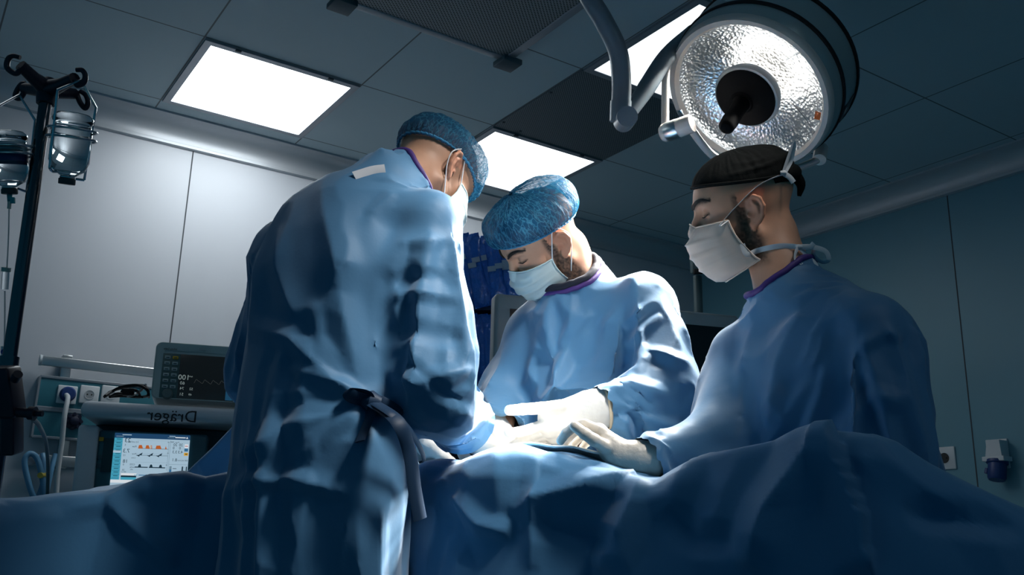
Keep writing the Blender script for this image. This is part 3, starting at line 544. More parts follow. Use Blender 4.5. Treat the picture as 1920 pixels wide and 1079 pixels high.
# ------------------------------------------------------------------ cabinet with wrapped packs, large display, camera pole
M_cab = mat('deep blue cabinet', (.010, .025, .075), .45); CX = nrm((.995, -.10, 0)); CN = np.array([CX[1], -CX[0], 0])
cabd = W(920, 560, 3.45)
def cp(u, v, off=0): return onplane(u, v, CN, cabd @ CN + off)
c0, c1_ = cp(835, 428), cp(1010, 428); wx = (c1_ - c0) @ CX; zt = c0[2]; cab = empty('supply_cabinet', (*(c0 + CX * wx / 2)[:2], 0), 'open dark blue supply cabinet behind the masked surgeons', 'cabinet')
b = MB(); b.box(c0 + CX * wx / 2 - CN * .33 - ZX * zt / 2, CX * wx / 2, CN * .01, ZX * zt / 2); b.build('back_panel', M_cab, cab, False)
for s in (0, 1): b = MB(); b.box(c0 + CX * wx * s - CN * .16 - ZX * zt / 2, CX * .01, CN * .17, ZX * zt / 2, 0, .002); b.build('side_panel', M_cab, cab)
for i, v in enumerate((578, 720, 900)):
    p = cp(835, v); b = MB(); b.box(np.array([*(c0 + CX * wx / 2 - CN * .16)[:2], p[2]]), CX * (wx / 2 - .01), CN * .16, ZX * .008, 0, .002); b.build('shelf', M_cab, cab)
M_pack = mat('blue wrapped pack', (.03, .15, .55), .22, coat=.6, bump=[('noise', 28, .8, .02), ('vor', 14, .5, .02)])
def pack(u0, v0, u1, v1, w_, off, lab, tint):
    """wrapped pack standing on the shelf, pillow-shaped with a crimped film edge"""
    p0, p1 = cp(u0, v0, off), cp(u1, v1, off); ax = nrm(p1 - p0); h = np.linalg.norm(p1 - p0); sx = nrm(CX - ax * (CX @ ax)); n = np.cross(sx, ax); n = n if n @ CN > 0 else -n
    nu, nv = 9, 15; V = []; Fs = []
    for side in (1, -1):
        for j in range(nv):
            for i in range(nu):
                x, y = i / (nu - 1) * 2 - 1, j / (nv - 1); t = (1 - x ** 4) * (1 - abs(2 * y - 1) ** 5)
                V.append(p0 + ax * h * y + sx * x * w_ / 2 + n * side * (.032 * t + .004 * math.sin(7 * x + 9 * y + u0)))
        o_ = 0 if side == 1 else nu * nv
        Fs += [(o_ + j * nu + i, o_ + j * nu + i + 1, o_ + (j + 1) * nu + i + 1, o_ + (j + 1) * nu + i) for j in range(nv - 1) for i in range(nu - 1)]
    b = MB(); b.add(V, Fs); o = b.build('wrapped_pack', M_pack, None, True, 180); tag(o, lab, 'wrapped pack', 'blue packs in clear film in the cabinet')
    if tint:
        for (t, s_) in tint:
            q = MB(); c = p0 + ax * h * t + sx * s_ * w_ + n * .036; q.box(c, sx * .015, ax * .010, n * .0015); q.build('label', mat('white sticker', (.36, .42, .50), .5), o, False)
    return o
for (u0, v0, u1, v1, w_, off, lab, tint) in (
    (862, 440, 890, 576, .085, -.04, 'leftmost wrapped blue pack of the upper row, beside the foreground sleeve', [(.35, .1)]),
    (880, 440, 908, 576, .085, -.015, 'second wrapped blue pack of the upper row, leaning right', [(.40, .1), (.46, -.15)]),
    (898, 444, 924, 576, .085, -.03, 'third wrapped blue pack of the upper row, right above the display corner', [(.35, .0)]),
    (925, 450, 938, 576, .085, -.01, 'fourth wrapped blue pack of the upper row, left of the bowed face', [(.47, -.2), (.44, .2)]),
    (950, 450, 960, 576, .085, -.02, 'last wrapped blue pack of the upper row, beside the mask', [(.45, -.1), (.38, -.1)]),
    (858, 590, 872, 718, .08, -.04, 'leftmost wrapped blue pack of the lower row', []),
    (878, 590, 890, 718, .08, -.02, 'second wrapped blue pack of the lower row', []),
    (898, 590, 908, 718, .08, -.03, 'third wrapped blue pack of the lower row', []),
    (918, 590, 925, 718, .08, -.02, 'wrapped blue pack of the lower row nearest the grey display', [])):
    pack(u0, v0, u1, v1, w_ * .82, off + .02, lab, tint)
M_disp = mat('grey display bezel', (.15, .19, .20), .35)
dd0, dd1 = W(929, 549, 2.75), W(1386, 589, 2.95); DX = nrm((dd1 - dd0) * np.array([1, 1, 0])); DN = np.array([DX[1], -DX[0], 0]); dw = (dd1 - dd0) @ DX; dh = .50
disp = empty('large_display', (*(dd0 + DX * dw / 2)[:2], dd0[2] - dh), 'large grey framed display with black screen behind the middle surgeon', 'display screen')
c = dd0 + DX * dw / 2 - ZX * dh / 2
ft = .045
b = MB(); b.box(c - DN * .03, DX * dw / 2, DN * .03, ZX * dh / 2, 0, .012); b.build('frame', M_disp, disp)
b = MB(); b.box(c + DN * .0005, DX * (dw / 2 - ft), DN * .002, ZX * (dh / 2 - ft)); b.build('screen', mat('black screen', (.002, .0025, .003), .3), disp, False)
b = MB(); b.box(np.array([c[0], c[1], (c[2] - dh / 2) / 2]) - DN * .09, DX * .04, DN * .03, ZX * (c[2] - dh / 2) / 2 + ZX * .1, 0, .01); b.build('stand_column', M_disp, disp)
b = MB(); b.box(np.array([c[0], c[1], .03]) - DN * .09, DX * .25, DN * .22, ZX * .03, 0, .02); b.build('stand_base', M_disp, disp)
pp = W(1309, 560, 4.6); M_pole = mat('teal grey pole', (.045, .085, .095), .45)
cpz = empty('camera_pole', (pp[0], pp[1], 0), 'slim pole with a small dark camera head in the room corner', 'camera pole')
b = MB(); b.tube([np.array([pp[0], pp[1], 0]), np.array([pp[0], pp[1], W(1309, 515, 4.6)[2]])], .022, 16); b.build('pole', M_pole, cpz)
b = MB(); hc = W(1306, 497, 4.58); b.box(hc, RT * .028, FW * .03, ZX * .045, 0, .008); b.build('camera_head', M_pole, cpz)
b = MB(); b.box(hc - ZX * .035 - FW * .02, RT * .022, FW * .02, ZX * .014, 0, .005); b.build('camera_mount', M_blk, cpz)
b = MB(); b.lathe(hc - FW * .03 + ZX * .01 + RT * .008, -FW, [(0, .004), (.009, .003), (.010, 0)], 16, 0, False); b.build('lens', M_blk, cpz)
# ------------------------------------------------------------------ right wall sockets
def wr(u, v, off=0): return onplane(u, v, AX, WA - off)
socket(wr(1773, 860, .0), -BX, -AX, 'white wall socket right of the seated-looking capped surgeon, whole'.replace('seated-looking capped', 'black-capped'), None, .058)
socket(wr(1722, 868, .0), -BX, -AX, 'white wall socket half hidden behind the blue drape', None, .058)
cc = wr(1868, 862, .0); cee = empty('industrial_socket', cc, 'white and blue industrial socket on the right wall', 'industrial socket')
NA = -AX; EB = -BX
b = MB(); b.box(wr(1872, 852) + NA * .004, EB * .055, ZX * .072, NA * .005, 0, .004); bp = b.build('back_plate', M_socket, cee)
for s in (-1, 1): q = MB(); q.lathe(wr(1872, 852) + NA * .009 + EB * .045 + ZX * s * .04, NA, [(0, .003), (.007, .002), (.007, 0)], 12, 0, False); q.build('screw', M_dark, bp)
c = wr(1868, 848, .05); b = MB(); tp_ = [(-.042, .0), (.042, .0), (.036, .085), (-.026, .085)]; b.prism([c + EB * x + ZX * (z - .03) + NA * .03 for x, z in tp_], -NA * .07); b.box(c - ZX * .035 + NA * .0, EB * .055, NA * .04, ZX * .012, 0, .004); b.build('hood', M_socket, cee, False)
b = MB(); ax_ = nrm(-ZX + NA * .25); b.lathe(c - ZX * .045, ax_, [(0, 0), (.050, 0), (.050, .012), (.042, .018), (.042, .085), (.036, .095), (0, .095)], 28, 0, False); b.build('socket_barrel', M_bluep, cee)
b = MB(); b.tube([c - ZX * .08 + NA * .03 - EB * .035, c - ZX * .105 + NA * .035 - EB * .04], .012, 10); b.build('hinge', M_bluep, cee)
#@@BODY
# ------------------------------------------------------------------ implicit surfaces, meshed
def smin(a, b, k):
    h = np.clip(.5 + .5 * (b - a) / k, 0, 1); return b + (a - b) * h - k * h * (1 - h)
def smax(a, b, k): return -smin(-a, -b, k)
def caps(P, a, b, ra, rb=None):
    rb = ra if rb is None else rb; a = np.asarray(a, np.float32); b = np.asarray(b, np.float32); ba = b - a
    t = np.clip(((P - a) @ ba) / max(float(ba @ ba), 1e-12), 0, 1); return np.linalg.norm(P - a - t[:, None] * ba, axis=1) - (ra + (rb - ra) * t)
def chain(P, pts, rs, k=.0):
    d = None
    for i in range(len(pts) - 1):
        q = caps(P, pts[i], pts[i + 1], rs[i], rs[i + 1]); d = q if d is None else (smin(d, q, k) if k else np.minimum(d, q))
    return d
def ell(P, c, R):
    q = P - np.asarray(c, np.float32); R = np.asarray(R, np.float32); k0 = np.linalg.norm(q / R, axis=1); k1 = np.linalg.norm(q / (R * R), axis=1) + 1e-9
    return k0 * (k0 - 1) / k1
def frame(P, c, M): return (P - np.asarray(c, np.float32)) @ np.asarray(M, np.float32)   # M columns = local axes
def surface_net(fn, xs, ys, zs):
    """dual mesh of fn = 0 on a rectilinear grid; fn takes (N,3) float32"""
    nx, ny, nz = len(xs), len(ys), len(zs)
    G = np.empty((nx, ny, nz, 3), np.float32); G[..., 0] = xs[:, None, None]; G[..., 1] = ys[None, :, None]; G[..., 2] = zs[None, None, :]
    val = np.concatenate([fn(q) for q in np.array_split(G.reshape(-1, 3), max(1, nx * ny * nz // 400000))]).reshape(nx, ny, nz)
    s = val < 0
    acc = np.zeros((nx - 1, ny - 1, nz - 1, 3), np.float64); cnt = np.zeros((nx - 1, ny - 1, nz - 1))
    cells = [slice(None)] * 3
    for ax in range(3):
        o1, o2 = [i for i in range(3) if i != ax]
        for i in (0, 1):
            for j in (0, 1):
                sl0 = [None] * 3; sl1 = [None] * 3; n = (nx, ny, nz)
                sl0[ax] = slice(0, n[ax] - 1); sl1[ax] = slice(1, n[ax])
                for o, e in ((o1, i), (o2, j)): sl0[o] = sl1[o] = slice(e, n[o] - 1 + e)
                sl0, sl1 = tuple(sl0), tuple(sl1); a, b_ = val[sl0], val[sl1]; m = s[sl0] != s[sl1]
                t = np.where(m, a / np.where(m, a - b_, 1), 0)[..., None]
                p = G[sl0] + (G[sl1] - G[sl0]) * t; acc += np.where(m[..., None], p, 0); cnt += m
    act = cnt > 0; idx = -np.ones(act.shape, np.int64); idx[act] = np.arange(act.sum()); V = acc[act] / cnt[act][:, None]
    Fs = []
    for ax in range(3):
        o1, o2 = [(1, 2), (2, 0), (0, 1)][ax]
        n = (nx, ny, nz); sl0 = [slice(1, n[i] - 1) for i in range(3)]; sl1 = list(sl0); sl0[ax] = slice(0, n[ax] - 1); sl1[ax] = slice(1, n[ax])
        m = s[tuple(sl0)] != s[tuple(sl1)]; I = np.argwhere(m)
        if not len(I): continue
        off = np.array([1, 1, 1]); off[ax] = 0; I = I + off; flip = s[tuple(sl0)][m]
        def c(d1, d2):
            J = I.copy(); J[:, o1] += d1; J[:, o2] += d2; return idx[J[:, 0], J[:, 1], J[:, 2]]
        q = np.stack([c(-1, -1), c(0, -1), c(0, 0), c(-1, 0)], 1); q[~flip] = q[~flip][:, ::-1]; Fs.append(q)
    Fs = np.concatenate(Fs); Fs = Fs[(Fs >= 0).all(1)]
    return V, Fs
def grad(fn, V, e=.002):
    V = V.astype(np.float32); g = np.stack([fn(V + np.eye(3, dtype=np.float32)[i] * e) - fn(V - np.eye(3, dtype=np.float32)[i] * e) for i in range(3)], 1); return g / (np.linalg.norm(g, axis=1, keepdims=True) + 1e-9)
def edges_of(Fs):
    e = np.concatenate([np.stack([Fs[:, i], Fs[:, (i + 1) % Fs.shape[1]]], 1) for i in range(Fs.shape[1])]); e.sort(1); return np.unique(e, axis=0)
def relax(V, Fs, n=2, k=.5):
    E = edges_of(Fs); deg = np.bincount(E.ravel(), minlength=len(V))[:, None]
    for _ in range(n):
        s = np.zeros_like(V)
        for c in range(3): s[:, c] = np.bincount(E[:, 0], V[E[:, 1], c], len(V)) + np.bincount(E[:, 1], V[E[:, 0], c], len(V))
        V = V + k * (s / np.maximum(deg, 1) - V)
    return V
def npmesh(name, V, Fs, m, parent=None, smooth=True):
    me = bpy.data.meshes.new(name); n = len(Fs); w_ = Fs.shape[1]
    me.vertices.add(len(V)); me.vertices.foreach_set('co', np.asarray(V, np.float32).ravel()); me.loops.add(n * w_); me.loops.foreach_set('vertex_index', Fs.astype(np.int32).ravel())
    me.polygons.add(n); me.polygons.foreach_set('loop_start', np.arange(0, n * w_, w_, dtype=np.int32)); me.polygons.foreach_set('loop_total', np.full(n, w_, np.int32)); me.update(calc_edges=True); me.validate()
    if smooth: me.polygons.foreach_set('use_smooth', [True] * len(me.polygons))
    for q in (m if isinstance(m, (list, tuple)) else [m]): me.materials.append(q)
    o = bpy.data.objects.new(name, me); COL.objects.link(o)
    if parent: par(o, parent)
    return o
def axis_grid(lo, hi, fine, step, coarse):
    """coordinates with fine spacing inside the interval fine, coarse outside"""
    a, b_ = fine; L = list(np.arange(a, lo, -coarse)[1:][::-1]) if lo < a else []
    return np.array(sorted(set(np.round(L + list(np.arange(a, b_, step)) + list(np.arange(b_, hi + coarse, coarse)), 5))), np.float32)
def vnoise(P, sc, seed=0):
    """smooth value noise -1..1"""
    P = np.asarray(P) * sc + seed * 17.3; I = np.floor(P).astype(np.int64); f = P - I; f = f * f * (3 - 2 * f); out = 0
    def h(a): 
        n = (a[:, 0] * 73856093 ^ a[:, 1] * 19349663 ^ a[:, 2] * 83492791) & 0x7fffffff; n = (n * 1103515245 + 12345) & 0x7fffffff; n = (n >> 7) ^ n; return ((n * 2654435761) & 0xffff) / 32767.5 - 1
    for i in (0, 1):
        for j in (0, 1):
            for k_ in (0, 1):
                w_ = (f[:, 0] if i else 1 - f[:, 0]) * (f[:, 1] if j else 1 - f[:, 1]) * (f[:, 2] if k_ else 1 - f[:, 2]); out = out + w_ * h(I + np.array([i, j, k_]))
    return out

# ------------------------------------------------------------------ heads (local axes: l = own left, f = face, u = crown; origin midway between the ears)
def head_sdf(Q, lids=1):
    A = np.abs(Q[:, 0]); S = Q.copy(); S[:, 0] = A                      # mirrored copy
    d = ell(Q, (0, -.012, .050), (.0745, .098, .078))
    d = smin(d, ell(Q, (0, .02, .045), (.066, .074, .068)), .03)
    d = smin(d, ell(Q, (0, .030, -.025), (.058, .062, .068)), .03)       # face block
    d = smin(d, caps(S, (.058, .0, -.045), (.022, .076, -.088), .014, .016), .028)  # jaw line
    d = smin(d, ell(Q, (0, .079, -.086), (.022, .016, .017)), .018)      # chin
    d = smin(d, ell(S, (.046, .052, -.012), (.020, .022, .018)), .020)   # cheek bone
    d = smin(d, caps(S, (.012, .089, .046), (.044, .071, .047), .0085, .007), .012)  # brow
    d = smax(d, -ell(S, (.033, .097, .026), (.021, .020, .013)), .012)   # socket
    d = smin(d, ell(S, (.032, .0735, .026), (.0155, .0145, .0135)), .004) # eyeball under its lid
    d = smin(d, caps(S, (.021, .0895, .0225), (.045, .081, .0245), .0016, .0014), .003)  # lower edge of the closed lid
    d = smin(d, chain(Q, [(0, .091, .036), (0, .103, .014), (0, .113, -.006)], [.0075, .0085, .0105], .006), .010)
    d = smin(d, ell(S, (.011, .101, -.010), (.0085, .010, .008)), .007)
    d = smax(d, -ell(S, (.0065, .106, -.018), (.0035, .005, .004)), .003)
    d = smin(d, caps(S, (0, .094, -.041), (.018, .085, -.044), .0055, .003), .006); d = smin(d, caps(S, (0, .093, -.051), (.016, .085, -.050), .006, .003), .005)
    # ear
    ca, sa = math.cos(.42), math.sin(.42); E = np.stack([(S[:, 0] - .068) * ca + (S[:, 1] + .0) * sa, -(S[:, 0] - .068) * sa + (S[:, 1] + .0) * ca, S[:, 2]], 1)  # flared backwards
    et = np.stack([E[:, 0], E[:, 1] * .97 + E[:, 2] * .22, E[:, 2] * .97 - E[:, 1] * .22], 1)
    pl = ell(et, (.004, -.013, .006), (.006, .016, .028)); pl = smin(pl, ell(et, (.004, -.004, -.022), (.005, .008, .010)), .005)
    rim = chain(et, [(.004, .004, .014), (.007, .001, .027), (.010, -.010, .035), (.011, -.022, .030), (.010, -.029, .014), (.009, -.026, -.004), (.007, -.016, -.018), (.005, -.006, -.026)], [.0035, .004, .0042, .0042, .004, .0038, .004, .005], .002)
    anti = chain(et, [(.009, -.006, .023), (.010, -.016, .014), (.0095, -.017, .0), (.008, -.010, -.010)], [.0028, .0032, .003, .003], .002)
    ear = smin(smin(pl, rim, .004), anti, .003); ear = smin(ear, ell(et, (.006, .003, -.003), (.004, .004, .006)), .003)
    ear = smax(ear, -ell(et, (.012, -.004, .001), (.008, .008, .010)), .004)
    return smin(d, ear, .004)
def skin_colour(Q, N, tone, beard, hairline, brow=(.012, .008, .006)):
    """colour of the skin, brows, stubble and shaved hair by place on the head"""
    A = np.abs(Q[:, 0]); C = np.tile(np.array(tone), (len(Q), 1)); n = vnoise(Q, 90, 1); n2 = vnoise(Q, 300, 2)
    C = C * (1 + .05 * n[:, None]); red = np.exp(-((A - .04) ** 2 + (Q[:, 1] - .06) ** 2 + (Q[:, 2] + .01) ** 2) / .0006)[:, None]; C = C * (1 + red * np.array([.10, -.03, -.03]))
    earm = ((A > .071) & (Q[:, 2] > -.035) & (Q[:, 2] < .05) & (Q[:, 1] < .02) & (Q[:, 1] > -.05))
    C[earm] *= np.array([1.10, .92, .88])
    bz = -.012 - .55 * np.clip(Q[:, 1] - .01, 0, 1) ; bm = np.clip((bz - Q[:, 2]) / .012, 0, 1) * np.clip((Q[:, 1] + .012) / .012, 0, 1) * np.clip((Q[:, 2] + .112) / .02, 0, 1)
    bm = np.maximum(bm, np.clip((.034 - Q[:, 1]) / .008, 0, 1) * np.clip((Q[:, 1] - .006) / .006, 0, 1) * np.clip((.05 - Q[:, 2]) / .01, 0, 1) * np.clip((Q[:, 2] + .08) / .02, 0, 1))
    bm = bm * ~earm * beard * np.clip(.85 + .35 * n2, 0, 1); C = C * (1 - bm[:, None]) + np.array([.018, .012, .009]) * bm[:, None]
    hb = hairline + .10 * np.clip(Q[:, 1] + .0, -.2, 0); hm = np.clip((Q[:, 2] - hb) / .045, 0, 1) * np.clip((.030 - Q[:, 1]) / .010, 0, 1) * ~earm
    hm = np.maximum(hm, np.clip((Q[:, 2] - .088) / .012, 0, 1)); hm = hm * np.clip(.9 + .25 * n2, 0, 1)
    C = C * (1 - hm[:, None]) + np.array([.020, .013, .010]) * hm[:, None]
    t = np.clip((A - .012) / .04, 0, 1); by = .047 + .010 * np.sin(t * 2.2) - .004 * t; bw = .0075 * (1 - .45 * t)
    br = np.clip(1 - np.abs(Q[:, 2] - by) / (bw + .0015), 0, 1) ** .6 * (A > .010) * (A < .058) * (Q[:, 1] > .05) * np.clip(.9 + .3 * n2, 0, 1); C = C * (1 - br[:, None]) + np.array(brow) * br[:, None]
    la = .0225 + .002 * (A - .021) / .024; ls = np.clip(1 - np.abs(Q[:, 2] - la) / .004, 0, 1) * (A > .019) * (A < .048) * (Q[:, 1] > .07); C = C * (1 - .85 * ls[:, None]) + np.array(brow) * .85 * ls[:, None]
    return C
def set_colour(o, C):
    a = o.data.color_attributes.new('skin', 'FLOAT_COLOR', 'POINT'); a.data.foreach_set('color', np.concatenate([C, np.ones((len(C), 1))], 1).astype(np.float32).ravel())
M_skin = mat('skin', (.5, .3, .2), .5, vcol='skin', bump=[('noise', 420, .12, .0012)], spec=.35)
M_skin.node_tree.nodes['Principled BSDF'].inputs['Subsurface Weight'].default_value = .06
M_skin.node_tree.nodes['Principled BSDF'].inputs['Subsurface Radius'].default_value = (.012, .004, .002)
M_hair = mat('short dark hair', (.014, .010, .008), .75, bump=[('noise', 900, .9, .003)])
def headframe(f, u):
    f, u = nrm(f), np.asarray(u, float); u = nrm(u - f * (u @ f)); l = np.cross(u, f); return np.stack([l, f, u], 1)
class Person: pass
def person(label, hc, hf, hu, J, tone, beard, hairline, lean=1.0):
    """J: joints (world). body = head, neck, trunk, arms, legs as ONE surface"""
    p = Person(); p.c = np.asarray(hc); p.M = headframe(hf, hu); p.J = J; j = J
    def L(l, f, u): return p.c + p.M @ np.array([l, f, u])
    p.L = L; sm = (j['ls'] + j['rs']) / 2; sh = nrm(j['ls'] - j['rs']); fr = nrm(np.cross(sh, ZX)); p.front = fr; p.left = sh
    nb = j.get('neck', sm + ZX * .05 - fr * .01)
    TM = np.stack([sh, fr, np.cross(sh, fr)], 1); pel = j['pelvis']; up = nrm(sm - pel)
    def trunk(P):
        q = frame(P, pel, np.stack([sh, fr, up], 1)); q[:, 1] *= 1.5; h = np.linalg.norm(sm - pel)
        d = chain(q, [(0, 0, 0), (0, 0, h * .4), (0, .01, h * .78), (0, 0, h * .95)], [.155, .14, .165, .12], .05) * .8
        d = smin(d, caps(P, j['rs'], j['ls'], .055), .05); return d
    def limbs(P, g=0):
        d = chain(P, [j['ls'], j['le'], j['lw']], [.052 + g, .042 + g, .027 + g], .02); d = np.minimum(d, chain(P, [j['rs'], j['re'], j['rw']], [.052 + g, .042 + g, .027 + g], .02)); return d
    def legs(P):
        d = None
        for s in (-1, 1):
            hip = pel + sh * s * .09; kn = hip + fr * .02 - ZX * (hip[2] * .47); an = np.array([hip[0], hip[1], .09]) - fr * .01; q = chain(P, [hip, kn, an], [.085, .06, .042], .03)
            q = smin(q, chain(P, [an - ZX * .04, an - ZX * .045 + fr * .08, an - ZX * .058 + fr * .17], [.042, .042, .03], .02), .02); d = q if d is None else np.minimum(d, q)
        return d
    neck0, neck1 = L(0, -.022, .0), L(0, -.005, -.06)
    def nk(P): return smin(chain(P, [neck0, L(0, -.03, -.05), nb], [.058, .054, .066], .02), smin(caps(P, nb, sm + sh * .10 - fr * .01, .06, .04), caps(P, nb, sm - sh * .10 - fr * .01, .06, .04), .02), .03)
    p.core = lambda P: smin(smin(smin(trunk(P), limbs(P), .04), legs(P), .04), nk(P), .04)
    def full(P):
        d = p.core(P); m = np.linalg.norm(P - p.c.astype(np.float32), axis=1) < .21
        if m.any(): d[m] = smin(head_sdf(frame(P[m], p.c, p.M)), d[m], .022)
        return d
    p.full = full
    al = np.array([j[k_] for k_ in ('ls', 'rs', 'le', 're', 'lw', 'rw', 'pelvis')] + [p.c]); lo, hi = al.min(0) - .17, al.max(0) + .17; lo[2] = -.02
    gr = [axis_grid(lo[i], hi[i], (p.c[i] - .135, p.c[i] + .135), .0031, .018) for i in range(3)]
    V, Fs = surface_net(full, *gr)
    body = npmesh('person', V, Fs, M_skin); Q = frame(V.astype(np.float32), p.c, p.M).astype(float)
    C = skin_colour(Q, None, tone, beard, hairline); far = np.linalg.norm(Q - np.array([0, 0, .02]), axis=1) > .17; C[far] = np.array(tone) * .97; set_colour(body, C)
    tag(body, label, 'person'); p.body = body; p.V = V
    # short hair: a thin shell over the scalp, only as far down as the hairline
    def hair(Q_):
        d = ell(Q_, (0, -.012, .050), (.0745, .098, .078)); d = smin(d, ell(Q_, (0, .02, .045), (.066, .074, .068)), .03) - .0035
        lim = np.maximum((hairline + .055) - Q_[:, 2] + .25 * np.clip(Q_[:, 1], 0, .2), Q_[:, 1] - .045); return smax(d, lim, .004)
    g = np.arange(-.13, .15, .005, dtype=np.float32); Vh, Fh = surface_net(hair, g, g, g); npmesh('hair', p.c + Vh @ p.M.T, Fh, M_hair, body)
    return p
def head_radius(dirs, grow=0., o=(0, -.005, .045)):
    """distance from o to the bare head along unit directions (local)"""
    o = np.array(o, np.float32); lo, hi = np.zeros(len(dirs)), np.full(len(dirs), .25); dirs = dirs.astype(np.float32)
    def bare(Q):
        d = ell(Q, (0, -.012, .050), (.0745, .098, .078)); return smin(d, ell(Q, (0, .02, .045), (.066, .074, .068)), .03) - grow
    for _ in range(22):
        m = (lo + hi) / 2; ins = bare(o + dirs * m[:, None].astype(np.float32)) < 0; lo = np.where(ins, m, lo); hi = np.where(ins, hi, m)
    return (lo + hi) / 2
#@@CLOTH
# ------------------------------------------------------------------ cloth: loose shapes that are let sag over the bodies
def simulate(o, collider, frames, pin, shrink=-.04, bend=1.5, tens=25, mass=.25, selfc=False, gravity=1.0, thick=.006):
    me = o.data; vg = o.vertex_groups.new(name='pin'); vg.add([int(i) for i in np.nonzero(pin)[0]], 1.0, 'REPLACE')
    for q in (collider if isinstance(collider, (list, tuple)) else [collider]):
        q.modifiers.new('Collision', 'COLLISION'); q.collision.thickness_outer = thick; q.collision.thickness_inner = .03; q.collision.cloth_friction = 8; q.collision.damping = .6
    m = o.modifiers.new('Cloth', 'CLOTH'); s = m.settings
    s.quality = 6; s.mass = mass; s.tension_stiffness = tens; s.compression_stiffness = tens; s.shear_stiffness = tens * .5; s.bending_stiffness = bend
    s.tension_damping = 8; s.compression_damping = 8; s.shear_damping = 8; s.bending_damping = 1; s.air_damping = 2.5; s.shrink_min = shrink; s.vertex_group_mass = 'pin'; s.pin_stiffness = 1
    s.effector_weights.gravity = gravity
    c = m.collision_settings; c.use_collision = True; c.collision_quality = 3; c.distance_min = .004; c.use_self_collision = selfc; c.self_distance_min = .006
    m.point_cache.frame_start = 1; m.point_cache.frame_end = frames + 1
    for f in range(1, frames + 1): SC.frame_set(f)
    dg = bpy.context.evaluated_depsgraph_get(); ev = o.evaluated_get(dg); n = len(me.vertices); co = np.empty(n * 3, np.float32); ev.data.vertices.foreach_get('co', co)
    o.modifiers.clear(); o.vertex_groups.clear()
    for q in (collider if isinstance(collider, (list, tuple)) else [collider]): q.modifiers.clear()
    SC.frame_set(1); me.vertices.foreach_set('co', co); me.update(); return co.reshape(-1, 3)
def subdivided(o, lev=1):
    m = o.modifiers.new('s', 'SUBSURF'); m.levels = lev; m.render_levels = lev
    dg = bpy.context.evaluated_depsgraph_get(); me = bpy.data.meshes.new_from_object(o.evaluated_get(dg)); o.modifiers.clear(); old = o.data; nm = old.name; o.data = me; bpy.data.meshes.remove(old); me.name = nm
    me.polygons.foreach_set('use_smooth', [True] * len(me.polygons)); return o
def verts(o): a = np.empty(len(o.data.vertices) * 3, np.float32); o.data.vertices.foreach_get('co', a); return a.reshape(-1, 3).astype(float)
def normals(o): a = np.empty(len(o.data.vertices) * 3, np.float32); o.data.vertices.foreach_get('normal', a); return a.reshape(-1, 3).astype(float)
def setverts(o, V): o.data.vertices.foreach_set('co', V.astype(np.float32).ravel()); o.data.update()
def loops_of(o):
    """boundary loops as ordered vertex lists"""
    bm = bmesh.new(); bm.from_mesh(o.data); nb = {}
    for e in bm.edges:
        if e.is_boundary:
            a, b_ = e.verts[0].index, e.verts[1].index; nb.setdefault(a, []).append(b_); nb.setdefault(b_, []).append(a)
    bm.free(); out = []; seen = set()
    for st in nb:
        if st in seen: continue
        L_ = [st]; seen.add(st)
        while True:
            nx = [q for q in nb[L_[-1]] if q not in seen]
            if not nx: break
            L_.append(nx[0]); seen.add(nx[0])
        out.append(L_)
    return out
def creases(o, lst, body=None):
    """press folds into the cloth: each entry (points seen at u,v ; width in m ; height in m ; profile)"""
    V = verts(o); N = normals(o); u, v, d = project(V); view = CAM - V; view /= np.linalg.norm(view, axis=1, keepdims=True)
    fac = (N * view).sum(1); sgn = 1 if np.median(fac[np.argsort(d)[:len(d) // 4]]) > 0 else -1; fac = fac * sgn; disp = np.zeros(len(V))
    P = np.stack([u, v], 1)
    for pts, wd, ht, kind in lst:
        p = np.array(pts, float); best = np.full(len(V), 1e9); par_ = np.zeros(len(V)); side = np.zeros(len(V)); tot = 0
        segs = [(p[i], p[i + 1]) for i in range(len(p) - 1)]; Ls = [np.linalg.norm(b_ - a) for a, b_ in segs]; T_ = sum(Ls)
        for (a, b_), l in zip(segs, Ls):
            t = np.clip(((P - a) @ (b_ - a)) / (l * l), 0, 1); q = P - a - t[:, None] * (b_ - a); dist = np.linalg.norm(q, axis=1) * d / F; m = dist < best
            best[m] = dist[m]; par_[m] = (tot + t[m] * l) / T_; cr = (b_ - a)[0] * q[:, 1] - (b_ - a)[1] * q[:, 0]; side[m] = np.sign(cr[m]); tot += l
        x = best / wd; env = np.clip(np.minimum(par_, 1 - par_) * 5, 0, 1) ** .6
        if kind == 'ridge': f = np.clip(1 - x, 0, 1) ** 1.3
        elif kind == 'valley': f = -np.clip(1 - x, 0, 1) ** 1.3
        elif kind == 'step': f = np.where(side > 0, np.exp(-(x * 1.2) ** 2), -.25 * np.exp(-(x * 2) ** 2)); env = np.clip(np.minimum(par_, 1 - par_) * 12, 0, 1)
        else: f = np.where(x < 1, np.cos(x * math.pi) * .5 + .5, 0)
        disp += f * ht * env * (fac > .05) * np.clip(fac * 3, 0, 1)
    setverts(o, V + N * sgn * disp[:, None])
    crisp(o, 25, 20, .055)
    if body: keep_out(o, body)
def drop_below(Fs, V, keep):
    m = keep[Fs].all(1); Fs = Fs[m]; used = np.unique(Fs); mp_ = -np.ones(len(V), np.int64); mp_[used] = np.arange(len(used)); return V[used], mp_[Fs]
